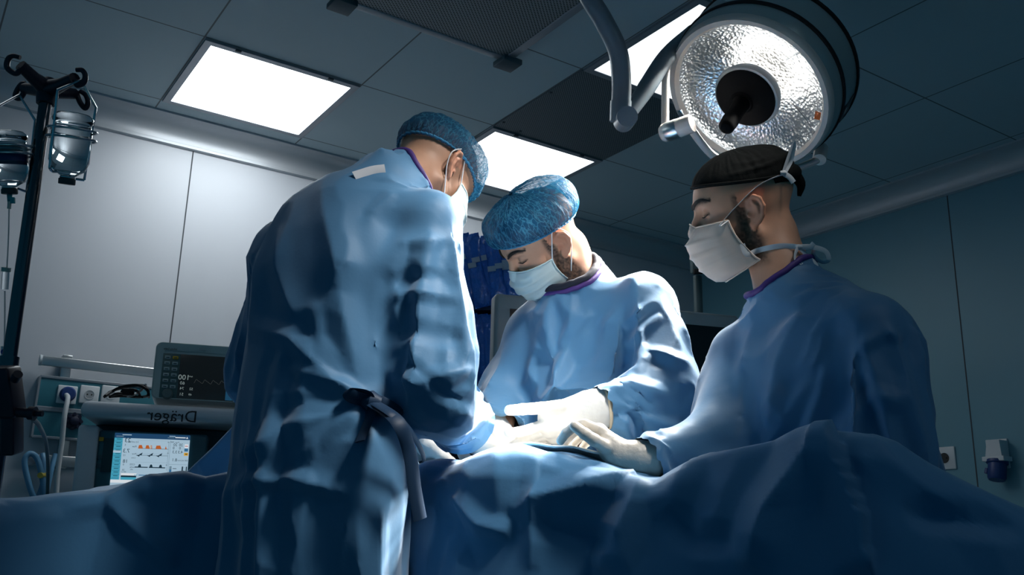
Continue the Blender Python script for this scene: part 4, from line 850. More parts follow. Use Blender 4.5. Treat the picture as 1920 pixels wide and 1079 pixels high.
def crumple(o, seed, amt=1.):
    """straight folds and flat facets of stiff nonwoven cloth"""
    V = verts(o); N = normals(o); rg = np.random.default_rng(seed); q = V + .035 * np.stack([vnoise(V, 3.5, seed + 40 + i) for i in range(3)], 1) + .008 * np.stack([vnoise(V, 14, seed + 50 + i) for i in range(3)], 1); d = 0
    for wl_, am, n in ((.30, .013, 5), (.15, .0075, 6), (.07, .0026, 5)):
        for i in range(n):
            k_ = rg.normal(size=3); k_[2] *= .55; k_ /= np.linalg.norm(k_); x = (q @ k_) / wl_ + rg.random(); tri = np.abs((x % 1) - .5) * 2
            msk = np.clip(.25 + 1.1 * vnoise(V, 1.1 / wl_, seed + 9 + i + int(1000 * wl_)), 0, 1) ** 1.5; d = d + am * msk * (.5 - np.clip(tri * 1.6, 0, 1))
    e = np.zeros(len(V), bool)
    for L_ in loops_of(o): e[L_] = True
    d = np.where(e, 0, d); setverts(o, V + N * (amt * d)[:, None])
def crisp(o, n_norm=45, n_vert=30, sig=.055):
    """bilateral smoothing of the face directions: soft bumps become flat planes meeting in sharp creases"""
    me = o.data; nf = len(me.polygons); lt = np.empty(nf, np.int32); me.polygons.foreach_get('loop_total', lt); li = np.empty(len(me.loops), np.int32); me.loops.foreach_get('vertex_index', li)
    if not (lt == 4).all(): return
    Fq = li.reshape(-1, 4); V = verts(o); nv = len(V); fid = np.repeat(np.arange(nf), 4); deg = np.bincount(li, minlength=nv)
    def face(V):
        a, b_, c, d = (V[Fq[:, i]] for i in range(4)); n = np.cross(c - a, d - b_); ar = np.linalg.norm(n, axis=1) + 1e-12; return n / ar[:, None], (a + b_ + c + d) / 4, ar
    E = np.stack([li, Fq[:, [1, 2, 3, 0]].ravel()], 1); E.sort(1); key = E[:, 0].astype(np.int64) * nv + E[:, 1]; od = np.argsort(key, kind='stable'); ks, fs = key[od], fid[od]; sm_ = ks[1:] == ks[:-1]; A_, B_ = fs[:-1][sm_], fs[1:][sm_]
    N, Cc, ar = face(V)
    for _ in range(n_norm):
        w_ = np.exp(-((N[A_] - N[B_]) ** 2).sum(1) / (2 * sig * sig)); S = N * ar[:, None] * .6
        for c in range(3): S[:, c] += np.bincount(A_, w_ * ar[B_] * N[B_, c], nf) + np.bincount(B_, w_ * ar[A_] * N[A_, c], nf)
        N = S / (np.linalg.norm(S, axis=1, keepdims=True) + 1e-12)
    bd = np.zeros(nv, bool)
    for L_ in loops_of(o): bd[L_] = True
    for _ in range(n_vert):
        _, Cc, _ = face(V); t = (N[fid] * (Cc[fid] - V[li])).sum(1)[:, None] * N[fid]; D_ = np.stack([np.bincount(li, t[:, c], nv) for c in range(3)], 1) / deg[:, None]; D_[bd] = 0; V = V + D_
    setverts(o, V)
def keep_out(o, p, gap=.006):
    """cloth pressed back out of the body it covers"""
    V = verts(o); hit_ = np.zeros(len(V), bool)
    for _ in range(3):
        d = p.core(V.astype(np.float32)); m = d < gap
        if not m.any(): break
        V[m] += grad(p.core, V[m]) * (gap - d[m])[:, None]; hit_ = hit_ | m
    if hit_.any():                                             # even out what was pushed, with a ring around it
        E = np.empty(len(o.data.edges) * 2, np.int32); o.data.edges.foreach_get('vertices', E); E = E.reshape(-1, 2)
        for _ in range(4): hit_[E[hit_[E].any(1)].ravel()] = True
        deg = np.maximum(np.bincount(E.ravel(), minlength=len(V)), 1)[:, None]
        for _ in range(10):
            S = np.stack([np.bincount(E[:, 0], V[E[:, 1], c], len(V)) + np.bincount(E[:, 1], V[E[:, 0], c], len(V)) for c in range(3)], 1) / deg; V[hit_] += .5 * (S - V)[hit_]
    setverts(o, V)
M_gown = mat('blue nonwoven gown', (.062, .185, .335), .55, spec=.35, sheen=.25, noise=(2.5, .10), bump=[('noise', 160, .08, .002), ('noise', 900, .10, .0006)])
M_collar = mat('purple collar binding', (.055, .022, .16), .6); M_tapew = mat('white tape', (.62, .64, .68), .5)
def gown(p, tor, slv, cuffs, zcut, frames=26, step=.0145, neck_r=.085, neck_c=None, shrink=-.05, bend=1.2, extra=None, relax_n=3, seed=0, crum=1., k_arm=.022):
    """tor: list of (point, half width, half depth); slv: two lists of (point, radius); cuffs: two (point, direction)"""
    sh, fr = p.left, p.front
    def torso(P):
        d = None
        for i in range(len(tor) - 1):
            (a, wa, da), (b_, wb, db) = tor[i], tor[i + 1]
            a_, b2 = np.asarray(a, np.float32), np.asarray(b_, np.float32); t = np.clip((P[:, 2] - a_[2]) / (b2[2] - a_[2]), 0, 1)[:, None]; ax = a_ + (b2 - a_) * t; t = t[:, 0]
            q = P - ax; x = q @ sh.astype(np.float32); y = q @ fr.astype(np.float32); z = q[:, 2]; w_ = wa + (wb - wa) * t; dd = da + (db - da) * t
            k0 = np.sqrt((x / w_) ** 2 + (y / dd) ** 2 + (z / dd * .9) ** 2); e = (k0 - 1) * np.minimum(w_, dd); d = e if d is None else np.minimum(d, e)
        return d
    def g(P):
        d = torso(P)
        for s_ in slv: d = smin(d, chain(P, [q for q, r in s_], [r for q, r in s_], .03), k_arm)
        if extra is not None: d = extra(P, d)
        return smax(d, -P[:, 2] + zcut - .05, .01)
    pts = np.array([q for q, *_ in tor] + [q for s_ in slv for q, r in s_]); lo, hi = pts.min(0) - .30, pts.max(0) + .30; lo[2] = zcut - .06
    V, Fs = surface_net(g, *[np.arange(lo[i], hi[i], step, dtype=np.float32) for i in range(3)])
    V = relax(V, Fs, relax_n)
    keep = V[:, 2] > zcut
    nc = neck_c if neck_c is not None else p.J.get('neck'); keep &= ~((np.linalg.norm(V - nc, axis=1) < neck_r) | ((np.linalg.norm((V - nc) - np.outer((V - nc) @ nrm(p.c - nc), nrm(p.c - nc)), axis=1) < neck_r) & ((V - nc) @ nrm(p.c - nc) > -.02)))
    for (q, dr), s_ in zip(cuffs, slv): keep &= ~((((V - q) @ dr) > 0) & (np.linalg.norm(V - q, axis=1) < .14))
    V, Fs = drop_below(Fs, V, keep)
    V = V + .004 * np.stack([vnoise(V, 9, seed + i) for i in range(3)], 1)
    o = npmesh('gown', V, Fs, M_gown); Lp = loops_of(o); pin = np.zeros(len(V), bool)
    for L_ in Lp:
        c = V[L_].mean(0)
        if c[2] > zcut + .05: pin[L_] = True
    core = lambda P: p.core(P) - .004
    lo, hi = p.V.min(0) - .03, p.V.max(0) + .03; Vc, Fc = surface_net(core, *[np.arange(lo[i], hi[i], .021, dtype=np.float32) for i in range(3)]); col = npmesh('tmp', Vc, Fc, M_gown)
    simulate(o, col, frames, pin, shrink, bend)
    bpy.data.objects.remove(col)
    subdivided(o); crumple(o, seed, crum); crisp(o); keep_out(o, p); par(o, p.body)
    # binding along the neck opening
    V = verts(o); best = None
    for L_ in loops_of(o):
        c = V[L_].mean(0)
        if len(L_) > 12 and (best is None or np.linalg.norm(c - nc) < best[0]): best = (np.linalg.norm(c - nc), L_)
    p.neckloop = V[best[1]]; pl = list(p.neckloop[::2]); pl = [sum(pl[(i + k_) % len(pl)] for k_ in (-2, -1, 0, 1, 2)) / 5 for i in range(len(pl))]
    b = MB(); b.tube(pl + [pl[0], pl[1]], .0065, 10, 0, 2); b.build('collar', M_collar, o)
    p.gown = o; return o
def bvh(o):
    V = verts(o); return BVHTree.FromPolygons([Vector(q) for q in V], [tuple(f.vertices) for f in o.data.polygons])
def ray(t, u, v):
    d = D(u, v); r = t.ray_cast(Vector(CAM), Vector(d)); return (np.array(r[0]), np.array(r[1])) if r[0] is not None else (None, None)
def ribbon(pts, width, thick, name, m, parent, nrmv, smooth=6):
    b = MB(); b.tube(pts, thick, 8, 0, smooth, (nrmv, width / thick / 2)); return b.build(name, m, parent)
#@@DRESS
# ------------------------------------------------------------------ caps, masks, gloves
def lines_mat(name, base, line, alpha, su, sv, thr, rough=.5):
    """thin crinkled fabric: translucent, with raised paler threads (u runs round the head, v up it)"""
    m = mat(name, base, rough, spec=.2); nt = m.node_tree; p = nt.nodes['Principled BSDF']; out = nt.nodes['Material Output']
    uv = nt.nodes.new('ShaderNodeUVMap'); mp_ = nt.nodes.new('ShaderNodeMapping'); mp_.inputs['Scale'].default_value = (su, sv, 1); nt.links.new(uv.outputs[0], mp_.inputs[0])
    nz = nt.nodes.new('ShaderNodeTexNoise'); nz.inputs['Scale'].default_value = 1.2; nz.inputs['Detail'].default_value = 3; nt.links.new(mp_.outputs[0], nz.inputs['Vector'])
    mx = nt.nodes.new('ShaderNodeMixRGB'); mx.blend_type = 'LINEAR_LIGHT'; mx.inputs[0].default_value = .55; nt.links.new(mp_.outputs[0], mx.inputs[1]); nt.links.new(nz.outputs['Color'], mx.inputs[2])
    v = nt.nodes.new('ShaderNodeTexVoronoi'); v.feature = 'DISTANCE_TO_EDGE'; v.inputs['Scale'].default_value = 1; nt.links.new(mx.outputs[0], v.inputs['Vector'])
    r = nt.nodes.new('ShaderNodeMapRange'); r.inputs[1].default_value = 0; r.inputs[2].default_value = thr; r.inputs[3].default_value = 1; r.inputs[4].default_value = 0; nt.links.new(v.outputs['Distance'], r.inputs[0])
    c = nt.nodes.new('ShaderNodeMixRGB'); c.inputs[1].default_value = (*base, 1); c.inputs[2].default_value = (*line, 1); nt.links.new(r.outputs[0], c.inputs[0]); nt.links.new(c.outputs[0], p.inputs['Base Color'])
    bp = nt.nodes.new('ShaderNodeBump'); bp.inputs['Strength'].default_value = .5; bp.inputs['Distance'].default_value = .003; nt.links.new(r.outputs[0], bp.inputs['Height']); nt.links.new(bp.outputs[0], p.inputs['Normal'])
    tl = nt.nodes.new('ShaderNodeBsdfTranslucent'); nt.links.new(c.outputs[0], tl.inputs[0]); m1 = nt.nodes.new('ShaderNodeMixShader'); m1.inputs[0].default_value = .45; nt.links.new(p.outputs[0], m1.inputs[1]); nt.links.new(tl.outputs[0], m1.inputs[2])
    tr = nt.nodes.new('ShaderNodeBsdfTransparent'); m2 = nt.nodes.new('ShaderNodeMixShader'); a = nt.nodes.new('ShaderNodeMapRange'); a.inputs[3].default_value = alpha; a.inputs[4].default_value = 0; nt.links.new(r.outputs[0], a.inputs[0])
    nt.links.new(a.outputs[0], m2.inputs[0]); nt.links.new(m1.outputs[0], m2.inputs[1]); nt.links.new(tr.outputs[0], m2.inputs[2]); nt.links.new(m2.outputs[0], out.inputs[0]); return m
M_bouf = lines_mat('blue bouffant fabric', (.010, .115, .25), (.055, .27, .43), .28, 80, 10, .11)
M_band = mat('blue cap band', (.03, .22, .40), .5)
def cap(p, puff, drop, name, m, tb=(91, 19), nphi=168, nt_=34, pleat=.0026, wr=.006, seed=0, base=.006, fold=None):
    """puff(phi) = how far the cap stands off the head, drop(phi) = how far the bulge sags past the band (phi 0 = forehead)"""
    o = np.array([0, -.005, .045]); ph = np.linspace(0, 2 * np.pi, nphi, endpoint=False); tt = np.linspace(0, 1, nt_)
    T_, PH = np.meshgrid(tt, ph, indexing='ij'); tm = np.radians(tb[0] - tb[1] * np.cos(PH)); th = T_ * tm
    d = np.stack([np.sin(PH) * np.sin(th), np.cos(PH) * np.sin(th), np.cos(th)], -1).reshape(-1, 3); r = head_radius(d).reshape(T_.shape)
    bul = (1 - T_ ** 9) * (.3 + .7 * np.sin(np.pi * np.clip(T_, 0, 1) ** 1.6)); pm_ = float(np.mean(puff(ph))) * .6; r = r + base + (pm_ + (puff(PH) - pm_) * np.clip(T_ / .6, 0, 1) ** 2) * (1 - T_ ** 7)
    r = r + pleat * np.cos(PH * 52 + 2 * np.sin(PH * 7)) * np.clip((T_ - .70) / .2, 0, 1) * np.clip((1 - T_) / .04, .5, 1)
    nz = np.stack([np.cos(PH) * 5, np.sin(PH) * 5, T_ * 1.6], -1).reshape(-1, 3); rg = (.4 - np.abs(vnoise(nz, 1.6, seed)) + .5 * (.4 - np.abs(vnoise(nz, 4, seed + 2)))).reshape(T_.shape); r = r + wr * rg * np.clip((1 - T_) * 6, 0, 1)
    if fold: r = r + fold(PH, T_)
    V = o + d * r.reshape(-1, 1); V[:, 2] -= (drop(PH) * np.exp(-((T_ - .86) / .13) ** 2)).ravel()
    # a ring folded in below the band
    band = V.reshape(nt_, nphi, 3)[-1]; inn = o + (band - o) * .965 - np.array([0, 0, .004]); V = np.concatenate([V, inn]); rows = nt_ + 1
    Fs = np.array([(i * nphi + j, i * nphi + (j + 1) % nphi, (i + 1) * nphi + (j + 1) % nphi, (i + 1) * nphi + j) for i in range(1, rows - 1) for j in range(nphi)])
    topf = np.array([(nphi + j, nphi + (j + 1) % nphi, (j + 1) % nphi, j) for j in range(nphi)]); Fs = np.concatenate([topf, Fs])
    ob = npmesh(name, p.c + V @ p.M.T, Fs, m, p.body); uv = ob.data.uv_layers.new(name='UVMap')
    U = np.empty((len(ob.data.loops), 2), np.float32); li = np.empty(len(ob.data.loops), np.int32); ob.data.loops.foreach_get('vertex_index', li); U[:, 0] = (li % nphi) / nphi; U[:, 1] = (li // nphi) / nt_; U = U.reshape(-1, 4, 2)
    w_ = U[:, :, 0].max(1) - U[:, :, 0].min(1) > .5; U[w_, :, 0] = np.where(U[w_, :, 0] < .5, U[w_, :, 0] + 1, U[w_, :, 0]); uv.data.foreach_set('uv', U.ravel())
    bl = [p.c + p.M @ q for q in band * 1.002]; b = MB(); b.tube(bl + [bl[0]], .0026, 8); b.build('cap_band', m if m != M_bouf else M_band, ob)
    return ob
M_mask = mat('pale mint mask fabric', (.50, .60, .60), .6, bump=[('noise', 500, .12, .001)]); M_mask2 = mat('warm white mask fabric', (.72, .54, .44), .65, bump=[('noise', 420, .2, .001)]); M_strap = mat('white strap', (.58, .60, .62), .6)
def mask(p, m, top=.006, chin=.0, side=(-.008, -.082), bulge=.0, seed=0, sag=0., back=(.014, .0)):
    ns, nt_ = 49, 31; S, T_ = np.meshgrid(np.linspace(-1, 1, ns), np.linspace(0, 1, nt_), indexing='ij'); ph = S * math.radians(80)
    ft = np.interp(T_, [0, .12, .35, .6, .82, .94, 1], [.108, .121, .132 + bulge, .126 + bulge, .112 + chin, .098 + chin, .080]); ut = np.interp(T_, [0, .12, .35, .6, .82, .94, 1], [top, -.006, -.028, -.060 - sag, -.090 - sag, -.106 - sag, -.110 - sag])
    us = side[0] + (side[1] - side[0]) * T_; fb = back[0] + back[1] * T_; f = fb + (ft - fb) * np.cos(ph) ** .85; l = .0745 * np.sin(ph) / math.sin(math.radians(80)); u = ut + (us - ut) * np.abs(S) ** 1.7
    for t0 in (.30, .5, .70): f = f + .0035 * np.clip(1 - np.abs(T_ - t0) / .045, 0, 1) * (1 - np.abs(S) ** 7) * 1.5
    q = np.stack([S * 3, T_ * 3, T_ * 0], -1).reshape(-1, 3); f = f + .003 * (vnoise(q, 1.3, seed) + np.abs(vnoise(q, 2.5, seed + 1))).reshape(S.shape) * (1 - np.abs(S) ** 6) * np.clip(T_ * 6, 0, 1)
    V = np.stack([l, f, u], -1).reshape(-1, 3)
    for _ in range(3):
        d = head_sdf(V.astype(np.float32)); g = grad(head_sdf, V); pen = np.clip(.0035 - d, 0, None); V = V + g * pen[:, None]
    Fs = np.array([(i * nt_ + j, (i + 1) * nt_ + j, (i + 1) * nt_ + j + 1, i * nt_ + j + 1) for i in range(ns - 1) for j in range(nt_ - 1)])
    o = npmesh('face_mask', p.c + V @ p.M.T, Fs, m, p.body); sd = o.modifiers.new('s', 'SOLIDIFY'); sd.thickness = .0012; sd.offset = 1
    G = (p.c + V @ p.M.T).reshape(ns, nt_, 3)
    for nm, line, r in (('top_binding', G[:, 0], .0018), ('side_binding', G[0], .0018), ('side_binding', G[-1], .0018), ('bottom_binding', G[:, -1], .0016)):
        b = MB(); b.tube(list(line), r, 6); b.build(nm, m, o)
    p.maskg = G; return o
def earloops(p, o):
    for s in (1, -1):
        top, bot = p.maskg[-1 if s > 0 else 0, 0], p.maskg[-1 if s > 0 else 0, -1]
        b = MB(); b.tube([top, p.L(s * .079, .010, .028), p.L(s * .083, -.004, .046), p.L(s * .084, -.020, .040), p.L(s * .084, -.032, .012), p.L(s * .080, -.022, -.016), p.L(s * .077, .0, -.045), bot], .0014, 8, 0, 6); b.build('ear_loop', M_strap, o)
M_glove = mat('cream latex glove', (.62, .57, .50), .42, bump=[('noise', 150, .25, .003)], spec=.4); M_glovew = mat('white latex glove', (.66, .64, .60), .42, bump=[('noise', 120, .25, .003)])
def glove(p, wrist, palm, fingers, m, cuff=None, k=.005, name='glove'):
    """wrist: list of (point, radius) from the forearm to the palm; palm: list of ((a, b), radius); fingers: lists of points with radii"""
    def fn(P):
        d = chain(P, [q for q, r in wrist], [r for q, r in wrist], .012)
        for (a, b_), r in palm: d = smin(d, caps(P, a, b_, r, r * .92), .012)
        fd = None
        for pts, r in fingers:
            q = chain(P, pts, list(np.linspace(r * 1.12, r * .88, len(pts))), .003); fd = q if fd is None else smin(fd, q, .0018)
        return smin(d, fd, k)
    al = np.array([q for q, r in wrist] + [x for (a, b_), r in palm for x in (a, b_)] + [x for pts, r in fingers for x in pts]); lo, hi = al.min(0) - .05, al.max(0) + .05
    V, Fs = surface_net(fn, *[np.arange(lo[i], hi[i], .0024, dtype=np.float32) for i in range(3)]); V = V + .0006 * grad(fn, V) * np.abs(vnoise(V, 110, 3))[:, None]
    o = npmesh(name, V, Fs, m, p.body)
    if cuff:
        (c, ax, r) = cuff; b = MB(); b.lathe(c, ax, [(r, -.004), (r + .0015, 0), (r, .003), (r - .001, 0)], 36, 0, False); b.build('glove_cuff', mat('yellowed cuff edge', (.50, .42, .30), .5), o)
    return o
#@@PEOPLE
# ------------------------------------------------------------------ the surgeon in the foreground, back to us
TONE = (.42, .24, .16)
def nod(f, u, deg):                                            # bow the head by some degrees
    f = nrm(f); u = nrm(u - f * (u @ f)); a = math.radians(deg); return f * math.cos(a) - u * math.sin(a), u * math.cos(a) + f * math.sin(a)
h1 = Y(806, 330, 1.92); F1 = RT * .5 + FW * .42 - UP * .77; U1 = RT * .4 + FW * .635 + UP * .607
J1 = dict(ls=Y(532, 474, 1.93), rs=Y(803, 420, 1.74), le=Y(480, 690, 2.02), re=Y(805, 690, 1.70), lw=W(775, 800, 2.02), rw=W(868, 806, 1.90), pelvis=Y(602, 880, 1.78))
sm = (J1['ls'] + J1['rs']) / 2; J1['neck'] = Y(722, 362, 1.80)
P1 = person('person in blue gown and bouffant cap with back turned, bowed over the table', h1, F1, U1, J1, (.46, .255, .165), .25, .035)
sh, fr = P1.left, P1.front
pel = J1['pelvis']
tor1 = [(pel * np.array([1, 1, 0]) + ZX * .30, .235, .20), (pel + sh * .01, .205, .165), (pel * .5 + sm * .5 + sh * .01, .185, .150), (sm - ZX * .06 - fr * .03, .20, .145), (J1['neck'] - ZX * .035, .135, .095), (J1['neck'] + ZX * .03, .075, .075)]
sl1 = [[(J1['ls'] - ZX * .02, .078), (J1['le'], .074), (J1['lw'], .052), (J1['lw'] + .06 * nrm(J1['lw'] - J1['le']), .05)],
       [(J1['rs'] - ZX * .025, .088), (J1['rs'] * .45 + J1['re'] * .55 + RT * .012, .086), (J1['re'] + RT * .028, .092), (J1['rw'] - .02 * nrm(J1['rw'] - J1['re']) + UP * .01, .064), (J1['rw'] + .06 * nrm(J1['rw'] - J1['re']), .05)]]
cf1 = [(J1['lw'], nrm(J1['lw'] - J1['le'])), (J1['rw'], nrm(J1['rw'] - J1['re']))]
G1 = gown(P1, tor1, sl1, cf1, .42, neck_r=.066, seed=1, frames=36, step=.0125, shrink=-.03, bend=2.0, crum=1.25)
creases(G1, [([(600, 345), (607, 388), (626, 470), (641, 585), (675, 720)], .04, .010, 'ridge'), ([(682, 412), (695, 480), (699, 547), (705, 648), (735, 740)], .045, .012, 'valley'), ([(703, 489), (747, 458), (862, 446)], .022, .007, 'ridge'),
    ([(695, 430), (745, 418), (700, 480)], .03, .014, 'valley'), ([(472, 614), (545, 634), (631, 720), (684, 755)], .03, .014, 'ridge'), ([(478, 455), (480, 560), (470, 640)], .03, .010, 'ridge'), ([(525, 425), (520, 500), (555, 600)], .03, .009, 'ridge'),
    ([(542, 691), (649, 729), (684, 751)], .022, .010, 'ridge'), ([(444, 862), (546, 800), (684, 765)], .04, .016, 'ridge'), ([(560, 860), (620, 810), (684, 770)], .025, .010, 'ridge'), ([(418, 928), (471, 906), (542, 898), (671, 928)], .025, .013, 'ridge'), ([(471, 906), (510, 870), (530, 830)], .02, .008, 'ridge'),
    ([(684, 775), (684, 835), (675, 902), (649, 1022), (635, 1079)], .04, .014, 'ridge'), ([(720, 560), (790, 548), (860, 560)], .02, .008, 'ridge'), ([(715, 640), (760, 615), (865, 640)], .025, .012, 'valley'), ([(712, 690), (780, 720), (890, 690)], .025, .012, 'ridge'),
    ([(745, 660), (830, 740), (895, 760)], .02, .009, 'valley'), ([(700, 560), (760, 520), (850, 520)], .02, .007, 'valley'), ([(740, 360), (700, 400), (690, 440)], .02, .008, 'ridge'), ([(640, 700), (600, 640), (585, 560)], .02, .006, 'ridge')], P1)
cap(P1, lambda p: .014 + .010 * np.cos(p - .2), lambda p: .022 * np.clip(np.cos(p), 0, 1), 'bouffant_cap', M_bouf, (97, 11), seed=4)
m1 = mask(P1, M_mask, seed=2); earloops(P1, m1)
hb = bvh(G1)
def surf(u, v, off=.006):
    q, n = ray(hb, u, v); return q + n * (off if n @ (CAM - q) > 0 else -off)
# tape at the collar and the waist tie
tp_ = [surf(u, v, .003) for u, v in ((664, 333), (680, 328), (700, 322), (722, 319))]
ribbon(tp_, .020, .0012, 'neck_tape', M_tapew, G1, UP + FW * .4, 4)
M_tie = mat('dark blue tie', (.008, .032, .075), .55)
kn = surf(692, 757, .012)
b = MB(); b.tube([kn - RT * .018 + UP * .006, kn, kn + RT * .02 - UP * .004], [.010, .020, .011], 12); b.build('tie_knot', M_tie, G1)
for nm, pts in (('tie_loop', [(692, 757), (660, 740), (655, 730), (676, 742), (692, 757)]), ('tie_loop', [(692, 757), (715, 765), (735, 778), (722, 790), (700, 772)]), ('tie_tail', [(694, 760), (686, 790), (684, 815), (680, 832)])):
    ribbon([surf(u, v, .012 + .006 * (i % 2)) for i, (u, v) in enumerate(pts)], .026, .002, nm, M_tie, G1, UP * .7 + RT * .7)
def off_(u, v, d): return W(u, v, d)
ribbon([kn, W(730, 775, 1.585), W(762, 800, 1.60), W(785, 835, 1.62), W(795, 862, 1.63), W(786, 868, 1.63)], .016, .002, 'tie_tail', M_tie, G1, RT)
ribbon([kn, W(745, 790, 1.575), W(768, 850, 1.585), W(778, 920, 1.585), W(788, 975, 1.585)], .028, .003, 'tie_tail', M_tie, G1, RT)
# ------------------------------------------------------------------ the surgeon in the middle
h2 = Y(1022, 456, 2.16); F2 = RT * -.8 - FW * .33 - UP * .5; U2 = RT * -.4 - FW * .35 + UP * .87; F2, U2 = nod(F2, U2, 14)
J2 = dict(ls=Y(1205, 570, 2.12), rs=Y(1000, 632, 2.27), le=Y(1268, 722, 2.02), re=Y(940, 745, 2.22), lw=W(1122, 768, 1.95), rw=W(938, 818, 2.04), pelvis=Y(1120, 900, 2.22), neck=Y(1096, 556, 2.2))
P2 = person('person in blue gown and bouffant cap facing us, head bowed, white gloved hands reaching out', h2, F2, U2, J2, (.50, .27, .175), .95, .045)
sh, fr = P2.left, P2.front; sm = (J2['ls'] + J2['rs']) / 2; pel = J2['pelvis']
tor2 = [(pel * np.array([1, 1, 0]) + ZX * .40, .23, .19), (pel, .205, .165), (pel * .5 + sm * .5, .185, .150), (sm - ZX * .06, .19, .135), (J2['neck'] - ZX * .045, .14, .10), (J2['neck'] + ZX * .02, .082, .085)]
sl2 = [[(J2['ls'] - ZX * .02, .086), (J2['le'], .090), (J2['lw'] - .075 * nrm(J2['lw'] - J2['le']), .066), (J2['lw'] - .012 * nrm(J2['lw'] - J2['le']), .038), (J2['lw'] + .05 * nrm(J2['lw'] - J2['le']), .032)], [(J2['rs'] - ZX * .02, .080), (J2['re'], .076), (J2['rw'], .050), (J2['rw'] + .06 * nrm(J2['rw'] - J2['re']), .045)]]
cf2 = [(J2['lw'], nrm(J2['lw'] - J2['le'])), (J2['rw'], nrm(J2['rw'] - J2['re']))]
G2 = gown(P2, tor2, sl2, cf2, .55, neck_r=.078, seed=21, frames=36, step=.0125, shrink=-.12, bend=.4, crum=1.35)
creases(G2, [([(1160, 520), (1165, 600), (1172, 690)], .04, .016, 'valley'), ([(1230, 560), (1165, 610)], .018, .008, 'ridge'), ([(1240, 590), (1170, 650)], .02, .010, 'ridge'), ([(1200, 660), (1240, 665), (1300, 690)], .022, .012, 'ridge'), ([(1120, 560), (1070, 640), (1040, 720)], .03, .008, 'ridge'),
    ([(975, 580), (985, 660), (965, 740)], .03, .014, 'valley'), ([(1010, 640), (990, 690), (1000, 730)], .02, .008, 'ridge'), ([(1120, 745), (1180, 720), (1260, 745)], .025, .012, 'ridge'), ([(1130, 790), (1200, 770), (1290, 780)], .025, .012, 'valley'), ([(1170, 800), (1185, 760)], .018, .008, 'ridge'), ([(905, 730), (930, 780), (940, 815)], .02, .010, 'ridge')], P2)
cap(P2, lambda p: .022 + .014 * np.cos(p) + .022 * np.clip(-np.cos(p), 0, 1) ** 2, lambda p: .016 * np.clip(np.cos(p), 0, 1), 'bouffant_cap', M_bouf, (90, 18), seed=8)
m2 = mask(P2, M_mask, seed=5); earloops(P2, m2)
pl = list(P2.neckloop[::2]); pl = [sum(pl[(i + k_) % len(pl)] for k_ in (-2, -1, 0, 1, 2)) / 5 for i in range(len(pl))]; cq = sum(pl) / len(pl); pl = [cq + (q - cq) * .93 + nrm(P2.c - cq) * .010 for q in pl]
b = MB(); b.tube(pl + [pl[0], pl[1]], .010, 10, 0, 2); b.build('scrub_collar', mat('navy scrub cotton', (.006, .009, .022), .8), P2.body)
glove(P2, [(W(1122, 768, 1.954), .0425), (W(1112, 769, 1.952), .040), (W(1100, 770, 1.95), .036), (W(1075, 777, 1.945), .030)], [((W(1078, 768, 1.945), W(1030, 778, 1.93)), .026), ((W(1080, 795, 1.945), W(1030, 800, 1.93)), .026), ((W(1085, 812, 1.96), W(1040, 818, 1.95)), .020)],
    [([W(1052, 762, 1.92), W(1015, 766, 1.905), W(980, 768, 1.90), W(955, 770, 1.90)], .0120), ([W(1025, 796, 1.92), W(995, 806, 1.905), W(972, 811, 1.90), W(953, 812, 1.90)], .0108), ([W(1025, 806, 1.935), W(995, 816, 1.925), W(975, 826, 1.92), W(962, 834, 1.92)], .0108), ([W(1030, 815, 1.95), W(1000, 824, 1.95), W(982, 836, 1.95), W(972, 844, 1.95)], .0102), ([W(1040, 822, 1.965), W(1012, 832, 1.97), W(998, 842, 1.975), W(990, 848, 1.98)], .009)], M_glovew, (W(1137, 767, 1.957), nrm(W(1130, 766, 1.955) - W(1100, 770, 1.95)), .0425))
def far_hand(p, wr, tip, m, up, seed=0):
    """a loosely curled gloved hand from the wrist to the finger tips"""
    ax = nrm(tip - wr); sd = nrm(np.cross(ax, up)); nn = np.cross(sd, ax); pm = wr + ax * .055; fs = []
    for i, (o_, ln) in enumerate(((-.030, .062), (-.010, .072), (.010, .068), (.028, .054))):
        b0 = wr + ax * .085 + sd * o_; fs.append(([b0, b0 + ax * ln * .45 + nn * .006, b0 + ax * ln * .78 - nn * .010, b0 + ax * ln * .92 - nn * .030], .0098))
    t0 = wr + ax * .03 - sd * .028; fs.append(([t0, t0 + ax * .03 - sd * .022 - nn * .006, t0 + ax * .058 - sd * .026 - nn * .016, t0 + ax * .078 - sd * .020 - nn * .022], .0112))
    return glove(p, [(wr - ax * .04, .033), (wr, .030), (pm, .026)], [((pm - sd * .020, wr + ax * .085 - sd * .024), .018), ((pm + sd * .018, wr + ax * .085 + sd * .022), .017)], fs, m)
far_hand(P2, J2['rw'], W(965, 862, 1.97), M_glovew, ZX)
far_hand(P1, J1['lw'], W(800, 832, 2.03), M_glovew, ZX)
far_hand(P1, J1['rw'], W(925, 850, 1.98), M_glovew, ZX)
